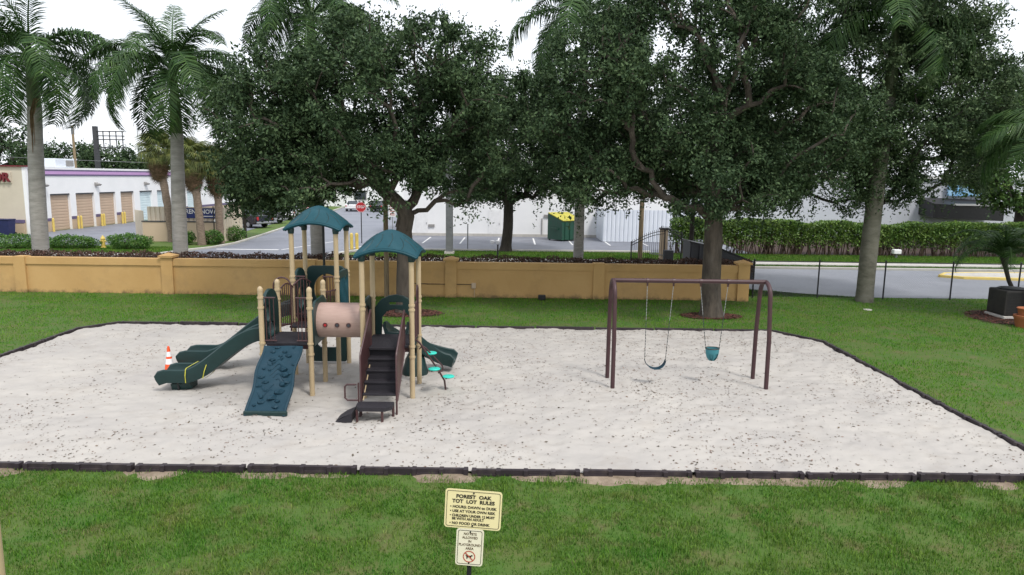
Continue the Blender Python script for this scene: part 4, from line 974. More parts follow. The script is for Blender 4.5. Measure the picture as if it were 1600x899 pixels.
# transfer platform at the foot
pl = part(MB().prism([(-3.06, 13.60), (-3.06, 13.36), (-2.98, 13.20), (-2.46, 13.20), (-2.34, 13.34), (-2.34, 13.60)], 0.27, 0.345), 'transfer_platform', DECKM)
for x, y in ((-3.02, 13.26), (-2.52, 13.24), (-2.36, 13.58), (-3.02, 13.57)): part(MB().tube([(x, y, -0.08), (x, y, 0.28)], 0.026, 8), 'leg', BROWN, pl, True)
part(MB().tube([(-3.09, 13.58, 0.70), (-3.28, 13.58, 0.70), (-3.325, 13.58, 0.655), (-3.325, 13.58, 0.42), (-3.28, 13.58, 0.375), (-3.06, 13.58, 0.375)], 0.018, 8), 'hand_loop', BROWN, pl, True)
part(MB().tube([(-3.05, 13.58, 0.3), (-3.05, 13.58, 0.74)], 0.018, 8), 'loop_post', BROWN, pl, True)
part(MB().add([(-3.12, 13.18, 0.02), (-3.44, 13.22, 0.02), (-3.44, 13.62, 0.02), (-3.12, 13.62, 0.02), (-3.10, 13.18, 0.24), (-3.30, 13.20, 0.15), (-3.44, 13.24, 0.05), (-3.44, 13.62, 0.05), (-3.30, 13.62, 0.15), (-3.10, 13.62, 0.24)],
     [(0, 1, 2, 3), (0, 4, 5, 6, 1), (3, 2, 7, 8, 9), (4, 9, 8, 5), (5, 8, 7, 6), (1, 6, 7, 2), (0, 3, 9, 4)]), 'lower_step', DECKM, pl)
# disc climber
dc = part(MB().tube([(-2.10, 15.10, 1.28), (-2.02, 15.12, 1.20), (-1.62, 15.30, 0.52), (-1.50, 15.36, 0.28), (-1.46, 15.36, -0.06)], 0.021, 8), 'disc_climber', BROWN, smooth=True)
part(MB().tube([(-2.04, 15.16, 1.05), (-1.97, 15.18, 1.12), (-1.90, 15.22, 1.06), (-1.55, 15.38, 0.62), (-1.53, 15.38, 0.52), (-1.64, 15.33, 0.46)], 0.017, 8), 'climber_rail', BROWN, dc, True)
for x, y, z in ((-1.80, 15.34, 0.92), (-1.70, 15.10, 0.62), (-1.40, 15.28, 0.40)):
    part(MB().lathe([(0.02, -0.05), (0.05, -0.03), (0.125, -0.012), (0.135, 0.006), (0.12, 0.018), (0.02, 0.02)], 18, (x, y, z)), 'foot_disc', MINT, dc, True)
    part(MB().tube([(x, y, z-0.02), (x-0.07, y, z-0.06)], 0.015, 6), 'disc_arm', BROWN, dc, True)
# caution tape round the near slide
YT = M('yellow_tape', (0.55, 0.52, 0.06), 0.6)
def tape(x, z, tilt, label):
    mb = MB(); V = []
    loop = [(15.38+u, z+v) for u, v in ((-0.345, 0.26), (-0.355, 0.12), (-0.305, -0.06), (-0.15, -0.09), (0.15, -0.09), (0.305, -0.06), (0.355, 0.12), (0.345, 0.26), (0.30, 0.285), (-0.30, 0.285))]
    n = len(loop)
    for k in (-0.010, 0.010):
        for y, zz in loop: V.append((x+k+tilt*(zz-z), y, zz))
    mb.add(V, [(i, (i+1) % n, n+(i+1) % n, n+i) for i in range(n)])
    o = mb.build('caution_tape', YT, None, off=(x, 15.38, z), loc=(x, 15.38, z)); tag(o, label, 'tape', 'yellow tape tied round the near slide')
tape(-7.22, 0.29, 0.10, 'yellow tape loop nearest the foot of the near slide'); tape(-6.82, 0.40, 0.35, 'slanting yellow tape loop higher up the near slide')

# ------------------------------------------------------------------ traffic cones
def cone(label, x, y, h, group, z=0.0, old=False):
    t = thing('traffic_cone', label, 'traffic cone', (x, y, z), group=group)
    MB().rbox((0, 0, 0.02), (h*0.52, h*0.52, 0.04), 0.015).build('base', ORANGE if not old else WHITEP, t)
    R0, R1 = h*0.19, h*0.035; f = lambda s: R0+(R1-R0)*s
    seg = [(0.05, 0.34, ORANGE), (0.34, 0.54, WHITEP), (0.54, 0.62, ORANGE), (0.62, 0.80, WHITEP), (0.80, 1.0, ORANGE)]
    for a, b, m in seg: MB().lathe([(f(a), a*h), (f(b), b*h)], 18).build('body' if m is ORANGE else 'reflective_band', m, t, True)
cone('orange traffic cone with two white bands behind the near slide', -8.30, 16.55, 0.66, None, 0.04)
cone('faded cone behind the wall beside the iron gate', 9.35, 38.2, 0.75, 'faded cones by the gate'); cone('faded cone behind the wall beside the charcoal dumpster', 10.75, 38.4, 0.75, 'faded cones by the gate')
cone('faded cone hidden partly by the slim tree trunk', 9.95, 38.6, 0.7, 'faded cones by the gate', old=True)

# ------------------------------------------------------------------ swings
t = thing('swing_frame', 'brown arched steel swing frame with four legs', 'swing frame', (4.15, 16.2, 0)); off = (4.15, 16.2, 0)
BZ_ = 2.50
beam = MB().tube([(2.36, 16.2, BZ_), (5.92, 16.2, BZ_)], 0.052, 14).build('beam', SWINGM, t, True, off=off)
for x, sx in ((2.36, -1), (5.92, 1)):
    for s, yb in ((-1, 15.76), (1, 16.64)):
        pts = [(x, 16.2, BZ_)]
        for k in range(1, 9):
            a = R(90*k/8); pts.append((x, 16.2+s*0.34*math.sin(a), BZ_-0.34*(1-math.cos(a))))
        pts += [(x, yb, 1.2), (x, yb+s*0.02, -0.12)]
        MB().tube(pts, 0.050, 14).build('leg', SWINGM, t, True, off=off)
for x in (3.16, 3.77, 4.40, 5.04):
    h = MB().tube([(x-0.028, 16.2, BZ_), (x+0.028, 16.2, BZ_)], 0.062, 14).build('hanger', BROWN, beam, True, off=off)
    MB().box((x, 16.2, BZ_-0.085), (0.035, 0.05, 0.07)).build('clevis', BROWN, h, off=off)
def chain(mb, a, b):
    a = Vector(a); b = Vector(b); L = (b-a).length; n = int(L/0.036); d = (b-a)/n; u = d.normalized(); s = Vector((0, 1, 0)).cross(u).normalized(); v = Vector((0, 1, 0))
    for i in range(n):
        w = s if i % 2 else v; p = a+d*i; q = p+d*1.25
        mb.add([p-w*0.008, p+w*0.008, q+w*0.008, q-w*0.008, p-w*0.008+u*0.001+(v if i % 2 else s)*0.006, p+w*0.008+(v if i % 2 else s)*0.006, q+w*0.008+(v if i % 2 else s)*0.006, q-w*0.008+(v if i % 2 else s)*0.006],
               [(0, 1, 2, 3), (4, 7, 6, 5), (0, 4, 5, 1), (1, 5, 6, 2), (2, 6, 7, 3), (3, 7, 4, 0)])
    return mb
DCH = M('coated_chain', (0.03, 0.045, 0.045), 0.5)
t = thing('belt_swing', 'blue belt swing hanging from the left half of the frame', 'swing', (3.47, 16.2, 0.42)); off = (3.47, 16.2, 0.42)
for xt, xb in ((3.16, 3.17), (3.77, 3.66)):
    zb = 0.60; zm = 1.55; xm = xt+(xb-xt)*(2.4-zm)/(2.4-zb)
    c = chain(MB(), (xt, 16.2, 2.40), (xm, 16.2, zm)).build('chain', STEEL, t, off=off); chain(MB(), (xm, 16.2, zm), (xb, 16.2, zb)).build('coated_chain', DCH, c, off=off)
pts = [(3.17, 0.60), (3.20, 0.52), (3.29, 0.44), (3.40, 0.40), (3.50, 0.405), (3.59, 0.46), (3.64, 0.53), (3.66, 0.60)]
V = []
for x, z in pts: V += [(x, 16.11, z), (x, 16.29, z), (x, 16.29, z-0.014), (x, 16.11, z-0.014)]
F = [(0, 1, 2, 3), (28, 31, 30, 29)]
for i in range(7):
    for j in range(4): F.append((i*4+j, i*4+(j+1) % 4, i*4+4+(j+1) % 4, i*4+4+j))
MB().add(V, F).build('belt_seat', BLUEP, t, True, off=off)
t = thing('bucket_swing', 'teal toddler bucket swing hanging from the right half of the frame', 'swing', (4.76, 16.2, 0.6)); off = (4.76, 16.2, 0.6)
for xt, xb in ((4.40, 4.60), (5.04, 4.92)):
    zb = 0.90; zm = 1.7; xm = xt+(xb-xt)*(2.4-zm)/(2.4-zb)
    c = chain(MB(), (xt, 16.2, 2.40), (xm, 16.2, zm)).build('chain', STEEL, t, off=off); chain(MB(), (xm, 16.2, zm), (xb, 16.2, zb)).build('coated_chain', DCH, c, off=off)
TEALS = M('bucket_teal', (0.035, 0.17, 0.20), 0.5, (0.05, 0.21, 0.24), vs=3)
V = []; F = []; n = 20; rings = [(0.175, 0.14, 0.90), (0.18, 0.145, 0.88), (0.17, 0.135, 0.78), (0.14, 0.11, 0.68), (0.08, 0.07, 0.61), (0.02, 0.02, 0.60)]
inner = [(0.02, 0.02, 0.63), (0.07, 0.06, 0.64), (0.125, 0.095, 0.70), (0.15, 0.12, 0.79), (0.155, 0.12, 0.90)]
allr = rings[::-1][0:0]+rings+inner
for rx, ry, z in allr:
    for j in range(n): a = 2*PI*j/n; V.append((4.76+0.9*rx*math.cos(a), 16.2+0.9*ry*math.sin(a), z))
for i in range(len(allr)-1):
    for j in range(n):
        if i in (2, 3) and j in (13, 14, 16, 17): continue      # leg openings
        F.append((i*n+j, i*n+(j+1) % n, (i+1)*n+(j+1) % n, (i+1)*n+j))
for j in range(n): F.append((j, (j+1) % n, (len(allr)-1)*n+(j+1) % n, (len(allr)-1)*n+j))
MB().add(V, F).build('bucket_seat', TEALS, t, True, off=off)
MB().tube([(4.76+0.16*math.cos(2*PI*j/20), 16.2+0.129*math.sin(2*PI*j/20), 0.905) for j in range(21)], 0.014, 6).build('rim', DCH, t, True, off=off)

# ------------------------------------------------------------------ rules sign
t = thing('playground_sign', 'cream playground rules sign above a small no pets sign on a dark post', 'sign', (-0.46, 7.13, 0))
t.rotation_euler = (0, R(2.6), R(-3))
MB().box((0.0, 0.03, 0.72), (0.05, 0.035, 1.5)).build('post', BLACKM, t)
def panel(name, cx, cz, w, h, mat, lines):
    p = place(name, curve_mesh(name, [rrect(-w/2, -h/2, w/2, h/2, 0.035)], 0.004, mat, frame((cx, -0.004, cz), (1, 0, 0), (0, 0, 1))), t)
    b = place('border_line', curve_mesh('border_line', [rrect(-w/2+0.018, -h/2+0.018, w/2-0.018, h/2-0.018, 0.022), rrect(-w/2+0.023, -h/2+0.023, w/2-0.023, h/2-0.023, 0.018)], 0.001, INK, frame((cx, -0.0085, cz), (1, 0, 0), (0, 0, 1))), p)
    for txt, sz, x, z, al, bold, m, sx in lines:
        place('lettering', text_mesh(txt, sz, m, frame((cx+x, -0.0085, cz+z), (1, 0, 0), (0, 0, 1)), bold, 0.0006, al, sx), p)
    for z in (h/2-0.035, -h/2+0.035): MB().tube([(cx, -0.006, cz+z), (cx, -0.013, cz+z)], 0.009, 10).build('bolt', BLACKM, p)
    return p
L = -0.25
panel('rules_panel', 0.012, 1.285, 0.615, 0.445, SIGNC, [
    ('FOREST  OAK', 0.056, 0.0, 0.142, 'CENTER', 0.0022, INK, 1.10), ('TOT  LOT  RULES', 0.056, 0.0, 0.086, 'CENTER', 0.0022, INK, 1.05),
    ('\u2022 HOURS: DAWN to DUSK', 0.043, L, 0.022, 'LEFT', 0.0013, INK, 1.0), ('\u2022 USE AT YOUR OWN RISK', 0.042, L, -0.028, 'LEFT', 0.0013, INK, 0.97),
    ('\u2022 CHILDREN UNDER 12 MUST', 0.040, L, -0.078, 'LEFT', 0.0013, INK, 0.93), ('BE WITH AN ADULT', 0.040, L+0.025, -0.116, 'LEFT', 0.0013, INK, 0.95),
    ('\u2022 NO FOOD OR DRINK', 0.042, L, -0.168, 'LEFT', 0.0013, INK, 1.0)])
pp = panel('pets_panel', -0.005, 0.845, 0.30, 0.43, SIGNW, [
    ('NO PETS', 0.040, 0, 0.155, 'CENTER', 0.0006, INKB, 0.9), ('ALLOWED', 0.040, 0, 0.112, 'CENTER', 0.0006, INKB, 0.9), ('IN', 0.038, 0, 0.070, 'CENTER', 0.0006, INKB, 0.9),
    ('PLAYGROUND', 0.040, 0, 0.028, 'CENTER', 0.0006, INKB, 0.9), ('AREA', 0.040, 0, -0.014, 'CENTER', 0.0006, INKB, 0.9)])
fr = frame((-0.005, -0.0085, 0.845-0.108), (1, 0, 0), (0, 0, 1))
place('prohibition_ring', curve_mesh('prohibition_ring', [ell(0, 0, 0.068, 0.068, 32), ell(0, 0, 0.058, 0.058, 32)], 0.001, INKR, fr), pp)
place('dog_pictogram', curve_mesh('dog_pictogram', [[(-0.040, 0.010), (-0.030, 0.004), (-0.026, -0.028), (-0.018, -0.028), (-0.014, -0.008), (0.010, -0.008), (0.014, -0.028), (0.022, -0.028), (0.024, 0.002), (0.040, 0.010), (0.038, 0.018), (0.026, 0.022), (0.018, 0.012), (-0.026, 0.012), (-0.038, 0.022)]], 0.001, INK, fr), pp)
place('prohibition_slash', curve_mesh('prohibition_slash', [[(-0.046, 0.038), (-0.038, 0.046), (0.046, -0.038), (0.038, -0.046)]], 0.001, INKR, frame((-0.005, -0.0098, 0.845-0.108), (1, 0, 0), (0, 0, 1))), pp)
# pale round post at the lower left edge of the view
x0, y0 = G(-14, 895, 1.3)
t = thing('pale_post', 'pale cream post cut off at the lower left edge of the view', 'post', (-4.37, 5.5, 0))
MB().tube([(0, 0, -0.05), (0, 0, 2.9)], 0.085, 18).build('shaft', CREAM, t, True); MB().lathe([(0.10, 0), (0.10, 0.03), (0.05, 0.07)], 18, (0, 0, 2.9)).build('cap', CREAM, t, True)

# ------------------------------------------------------------------ right edge: air conditioner, pot, utility cover
t = thing('air_conditioner', 'dark boxy air conditioner unit on the mulch at the right edge', 'air conditioner', (18.3, 25.4, 0.0))
MB().rbox((0, 0, 0.06), (1.14, 1.06, 0.10), 0.02).build('pad', CONC, t)
ab = MB().rbox((0, 0, 0.58), (1.08, 0.98, 0.92), 0.05).build('cabinet', ACM, t)
for i in range(14): MB().box((0, -0.495, 0.22+i*0.055), (0.96, 0.012, 0.020)).build('louvre', BLACKM, ab)
MB().lathe([(0.46, 1.04), (0.47, 1.07), (0.42, 1.09), (0.10, 1.085)], 20).build('fan_grille', BLACKM, t)
t = thing('terracotta_planter', 'orange brown terracotta planter at the right edge beside the air conditioner', 'planter', (17.5, 23.5, 0.0))
MB().lathe([(0.26, 0.0), (0.33, 0.30), (0.36, 0.34), (0.36, 0.42), (0.30, 0.43), (0.28, 0.36)], 18).build('pot', TERRA, t, True)
MB().lathe([(0.22, 0.43), (0.25, 0.60), (0.29, 0.66), (0.26, 0.68), (0.2, 0.6)], 18).build('upper_pot', TERRA, t, True)
o = MB().lathe([(0.16, 0.0), (0.16, 0.02), (0.14, 0.028), (0.0, 0.028)], 18).build('utility_cover', CONC, None, loc=(13.6, 26.4, 0.006)); tag(o, 'small pale round utility cover set in the lawn', 'cover')

# ------------------------------------------------------------------ things beyond the wall, centre and right
t = thing('light_pole', 'square grey concrete lamp pole on the verge left of the oak', 'pole', (-4.0, 44.4, 0))
MB().box((0, 0, 4.5), (0.42, 0.42, 9.2)).build('shaft', GREYP, t); MB().box((0, 0, 0.08), (0.6, 0.6, 0.18)).build('base', CONC, t)
t = thing('garden_lamp', 'short black post with a white twin floodlight in front of the verge oak', 'lamp', (-0.8, 38.0, 0))
MB().tube([(0, 0, 0), (0, 0, 1.35)], 0.045, 8).build('post', BLACKM, t, True)
for s in (-1, 1): MB().lathe([(0.05, 0), (0.12, 0.1), (0.13, 0.2), (0.02, 0.22)], 12, (s*0.14-0.15, 0, 1.25)).build('lamp_head', WHITEP, t, True)
t = thing('thin_post', 'thin grey post at the edge of the parking bays', 'post', (-3.0, 46.9, 0)); MB().tube([(0, 0, 0), (0, 0, 1.7)], 0.035, 8).build('shaft', GREYP, t); MB().box((0, 0, 1.72), (0.08, 0.08, 0.05)).build('cap', GREYP, t)
# white building behind the bays
t = thing('white_building', 'long plain white building behind the parking bays', 'building', (0, 58, 0))
MB().box((2.0, 4.0, 3.4), (22, 8, 6.8)).build('wall', WHITEW, t)
MB().box((2.0, 4.0, 6.9), (22.3, 8.3, 0.2)).build('parapet', CONC, t)
MB().box((2.0, -0.03, 0.12), (21.9, 0.05, 0.24)).build('plinth', CONC, t)
for x, z, w, h in ((-6.7, 0.85, 0.5, 0.22), (3.0, 1.75, 0.9, 0.22), (2.4, 0.9, 0.07, 1.3)): MB().box((x, -0.05, z), (w, 0.08, h)).build('vent' if h < 1 else 'downpipe', LAMPG, t)
for x in (-7.5, -1.5, 4.8): 
    d = MB().box((x, -0.02, 1.15), (1.0, 0.05, 2.1)).build('door', WHITEP, t); MB().box((x+0.38, -0.06, 1.05), (0.05, 0.05, 0.14)).build('handle', STEEL, d)
t = thing('corrugated_fence', 'pale blue white corrugated metal fence right of the green dumpster', 'fence', (10.2, 54.2, 0))
cm = MB().prism([(-0.16, 0), (-0.11, -0.05), (0.06, -0.05), (0.11, 0), (0.16, 0), (0.16, 0.02), (-0.16, 0.02)], 0.05, 2.5).mesh('panel', CORR)
for i in range(20): place('panel', cm, t, (-3.1+0.322*i, 0, 0))
MB().box((0, 0.06, 2.35), (6.4, 0.06, 0.08)).build('rail', CORR, t); MB().box((0, 0.06, 0.3), (6.4, 0.06, 0.08)).build('rail', CORR, t)
for i in range(12): place('panel', cm, t, (-3.25, 0.2+0.322*i, 0), (0, 0, -PI/2))
# dumpsters
def dumpster(label, x, y, rz, w, d, h, bm, lm, group=None):
    t = thing('dumpster', label, 'dumpster', (x, y, 0), rz, group)
    P = [(-w/2, -d/2), (w/2, -d/2), (w/2, d/2), (-w/2, d/2)]
    zf, zb = h*0.74, h
    MB().add([(a, b, 0.12) for a, b in P]+[(a, b, zf if b < 0 else zb) for a, b in P], [(3, 2, 1, 0), (0, 1, 5, 4), (1, 2, 6, 5), (2, 3, 7, 6), (3, 0, 4, 7), (4, 5, 6, 7)]).build('body', bm, t)
    for s in (-1, 1):
        l = MB().add([(s*w/4-w/4*0.97, -d/2-0.06, zf+0.03), (s*w/4+w/4*0.97, -d/2-0.06, zf+0.03), (s*w/4+w/4*0.97, d/2, zb+0.03), (s*w/4-w/4*0.97, d/2, zb+0.03),
                      (s*w/4-w/4*0.97, -d/2-0.06, zf+0.08), (s*w/4+w/4*0.97, -d/2-0.06, zf+0.08), (s*w/4+w/4*0.97, d/2, zb+0.08), (s*w/4-w/4*0.97, d/2, zb+0.08)],
                     [(3, 2, 1, 0), (4, 5, 6, 7), (0, 1, 5, 4), (1, 2, 6, 5), (2, 3, 7, 6), (3, 0, 4, 7)]).build('lid', lm, t)
        MB().box((s*(w/2+0.05), 0, h*0.45), (0.1, d*0.5, 0.14)).build('lift_pocket', bm, t)
    for s in (-0.36, -0.12, 0.12, 0.36): MB().box((s*w, -d/2-0.03, 0.12+(zf-0.12)/2), (0.07, 0.06, zf-0.14)).build('rib', bm, t)
    for a, b in P: MB().lathe([(0.07, 0), (0.07, 0.12)], 10, (a*0.9, b*0.85, 0)).build('caster', RUBBER, t)
dumpster('green dumpster with a bright yellow lid against the white building', 4.1, 55.3, R(38), 2.1, 1.7, 2.1, DGREEN, YLID)
t = thing('skip_trailer', 'charcoal container with a sloping tarpaulin just behind the wall end', 'container', (9.0, 32.2, 0))
V = [(-1.0, -0.7, 0.25), (1.9, -0.7, 0.25), (1.9, 0.7, 0.25), (-1.0, 0.7, 0.25), (-1.0, -0.7, 2.05), (0.35, -0.7, 1.75), (1.9, -0.7, 1.15), (-1.0, 0.7, 2.05), (0.35, 0.7, 1.75), (1.9, 0.7, 1.15)]
MB().add(V, [(0, 3, 2, 1), (0, 1, 6, 5, 4), (3, 7, 8, 9, 2), (0, 4, 7, 3), (1, 2, 9, 6)]).build('body', GREYD, t)
MB().add([(-1.05, -0.74, 2.06), (0.35, -0.74, 1.77), (1.98, -0.74, 1.14), (-1.05, 0.74, 2.06), (0.35, 0.74, 1.77), (1.98, 0.74, 1.14), (-1.05, -0.74, 2.12), (0.35, -0.74, 1.83), (1.98, -0.74, 1.20), (-1.05, 0.74, 2.12), (0.35, 0.74, 1.83), (1.98, 0.74, 1.20)],
     [(0, 1, 4, 3), (1, 2, 5, 4), (6, 9, 10, 7), (7, 10, 11, 8), (0, 6, 7, 1), (1, 7, 8, 2), (3, 4, 10, 9), (4, 5, 11, 10), (0, 3, 9, 6), (2, 8, 11, 5)]).build('tarpaulin', BLACKM, t)
for x in (-0.9, -0.55): MB().box((x, -0.74, 1.1), (0.10, 0.08, 1.7)).build('post', GREYD, t)
MB().box((-0.75, -0.79, 0.9), (0.12, 0.02, 0.45)).build('label_plate', WHITEP, t)
for x in (-0.5, 1.3):
    for y in (-0.72, 0.72): MB().tube([(x, y-0.08, 0.27), (x, y+0.08, 0.27)], 0.27, 14).build('wheel', RUBBER, t, True)
# iron gate, pillar, posts
t = thing('iron_gate', 'black arched iron gate standing open behind the ochre wall', 'gate', (6.95, 41.0, 0))
def gate_leaf(o, d, w, h0, h1, nb):
    d = Vector(d).normalized(); o = Vector(o)
    hz = lambda s: h0+(h1-h0)*math.sin(PI/2*s)
    f = MB().tube([o, o+Vector((0, 0, h0+0.1))], 0.035, 6).build('leaf_stile', BLACKM, t); MB().tube([o+d*w, o+d*w+Vector((0, 0, h1+0.1))], 0.035, 6).build('end_stile', BLACKM, f)
    for dz in (0, -0.16): MB().tube([o+d*w*s/10+Vector((0, 0, hz(s/10)+dz)) for s in range(11)], 0.022, 6).build('top_rail', BLACKM, f)
    MB().tube([o+Vector((0, 0, 0.15)), o+d*w+Vector((0, 0, 0.15))], 0.022, 6).build('bottom_rail', BLACKM, f)
    for i in range(nb):
        s = (i+0.5)/nb; p = o+d*w*s; MB().tube([p+Vector((0, 0, 0.08)), p+Vector((0, 0, hz(s)+0.14))], 0.012, 5).build('bar', BLACKM, f)
gate_leaf((0, 0, 0), (1, 0.1, 0), 2.0, 1.15, 1.85, 17); gate_leaf((2.85, -0.4, 0), (-0.45, 1, 0), 2.0, 1.75, 1.95, 15)
t = thing('gate_pillar', 'tan stucco pillar with a dark cap behind the iron gate', 'pillar', (9.0, 41.8, 0)); MB().box((0, 0, 0.95), (0.42, 0.42, 1.9)).build('shaft', TANW, t); MB().box((0, 0, 1.95), (0.52, 0.52, 0.1)).build('cap', BLACKM, t)
t = thing('gate_motor', 'dark gate motor box on the ground behind the wall', 'gate motor', (9.0, 40.4, 0)); MB().rbox((0, 0, 0.42), (0.55, 0.45, 0.8), 0.04).build('housing', GREYD, t); MB().tube([(-0.2, 0, 0.5), (-1.1, 0, 0.62)], 0.03, 6).build('arm', STEEL, t)
t = thing('timber_pole', 'grey timber pole standing behind the iron gate', 'pole', (7.85, 43.0, 0)); MB().tube([(0, 0, -0.1), (0, 0, 3.0), (0, 0, 6)], [0.15, 0.14, 0.13], 10).build('shaft', WOOD, t, True); MB().box((0, -0.15, 3.6), (0.3, 0.05, 0.1)).build('bracket', STEEL, t)
t = thing('utility_box', 'small white utility box on the grass before the hedge', 'utility box', (24.8, 45.2, 0)); MB().rbox((0, 0, 0.42), (0.5, 0.35, 0.30), 0.05).build('box', WHITEP, t); MB().box((0, 0, 0.14), (0.12, 0.12, 0.3)).build('stem', GREYP, t)
# building behind the hedge
t = thing('grey_building', 'pale grey building with a dark canopy behind the tall hedge', 'building', (31, 62, 0))
GREYW = M('pale_grey_wall', (0.56, 0.58, 0.64), 0.8, (0.5, 0.52, 0.58), vs=0.5)
MB().box((6, 4, 2.6), (42, 8, 5.2)).build('wall', GREYW, t)
MB().box((6, 4, 5.3), (42.4, 8.4, 0.25)).build('parapet', WHITEW, t)
c = MB().add([(4.6, -2.2, 1.9), (10.6, -2.2, 1.7), (10.6, 0, 1.9), (4.6, 0, 2.1), (4.6, -2.2, 3.1), (10.6, -2.2, 2.9), (10.6, 0, 3.4), (4.6, 0, 3.6)], [(0, 3, 2, 1), (4, 5, 6, 7), (0, 1, 5, 4), (1, 2, 6, 5), (2, 3, 7, 6), (3, 0, 4, 7)]).build('canopy', BLACKM, t)
MB().box((8.4, -2.25, 3.05), (4.4, 0.1, 0.16)).build('canopy_trim', WHITEP, c)
bp_ = MB().box((8.6, -0.3, 4.3), (3.6, 0.15, 1.1)).build('display_panel', BLUEG, t); MB().box((10.2, -0.40, 4.2), (0.7, 0.06, 0.7)).build('display_emblem', MAROON, bp_)
# overhead wires at the right
for i, z in enumerate((9.3, 8.7, 7.0, 5.9)):
    o = MB().tube([(26+k*3.5, 48+0.3*i, z-0.05*math.sin(PI*k/6)) for k in range(7)], 0.018, 5).build('overhead_wire', GREYP); o.location = (0, 0, 0)
    tag(o, ['topmost overhead wire at the right edge', 'second overhead wire from the top at the right edge', 'third overhead wire from the top at the right edge', 'lowest overhead wire at the right edge'][i], 'wire', 'overhead wires at the right edge')

# ------------------------------------------------------------------ drive: signs, bollards, cars
def bollard(label, x, y, h, group, r=0.10):
    t = thing('bollard', label, 'bollard', (x, y, 0), group=group)
    MB().tube([(0, 0, -0.05), (0, 0, h)], r, 12).build('post', PAINTY, t, True); MB().lathe([(r, 0), (r*0.8, 0.05), (r*0.3, 0.09)], 12, (0, 0, h)).build('cap', PAINTY, t, True)
bollard('left one of the bright yellow bollards beside the stop sign', -10.62, 46.2, 1.02, 'yellow bollards by the drive', 0.11); bollard('right one of the bright yellow bollards beside the stop sign', -10.3, 46.35, 1.02, 'yellow bollards by the drive', 0.11)
t = thing('stop_sign', 'red octagonal stop sign on a dark pole by the drive', 'sign', (-10.9, 50.6, 0))
MB().tube([(0, 0.03, 0), (0, 0.03, 2.9)], 0.035, 8).build('pole', BLACKM, t)
f = frame((0, -0.02, 2.62), (1, 0, 0), (0, 0, 1)); oc = lambda r: [(r*math.cos(R(22.5+45*i)), r*math.sin(R(22.5+45*i))) for i in range(8)]
pl_ = place('face', curve_mesh('face', [oc(0.40)], 0.01, REDP, f), t); place('border_line', curve_mesh('border_line', [oc(0.385), oc(0.365)], 0.004, WHITEP, frame((0, -0.026, 2.62), (1, 0, 0), (0, 0, 1))), pl_)
place('lettering', text_mesh('STOP', 0.26, WHITEP, frame((0, -0.027, 2.62), (1, 0, 0), (0, 0, 1)), 0.004, 0.001, 'CENTER', 0.9), pl_)
t = thing('parking_sign', 'white notice sign with red print behind the oak trunk', 'sign', (-8.3, 48.5, 0))
MB().tube([(0, 0.03, 0), (0, 0.03, 2.9)], 0.03, 8).build('pole', STEEL, t); pl_ = MB().box((0, 0, 2.55), (0.5, 0.02, 0.95)).build('panel', WHITEP, t)
for z, w in ((2.88, 0.3), (2.76, 0.36), (2.62, 0.34), (2.45, 0.36), (2.3, 0.3), (2.2, 0.34)): MB().box((0, -0.012, z), (w, 0.006, 0.045)).build('print_line', INKR, pl_)

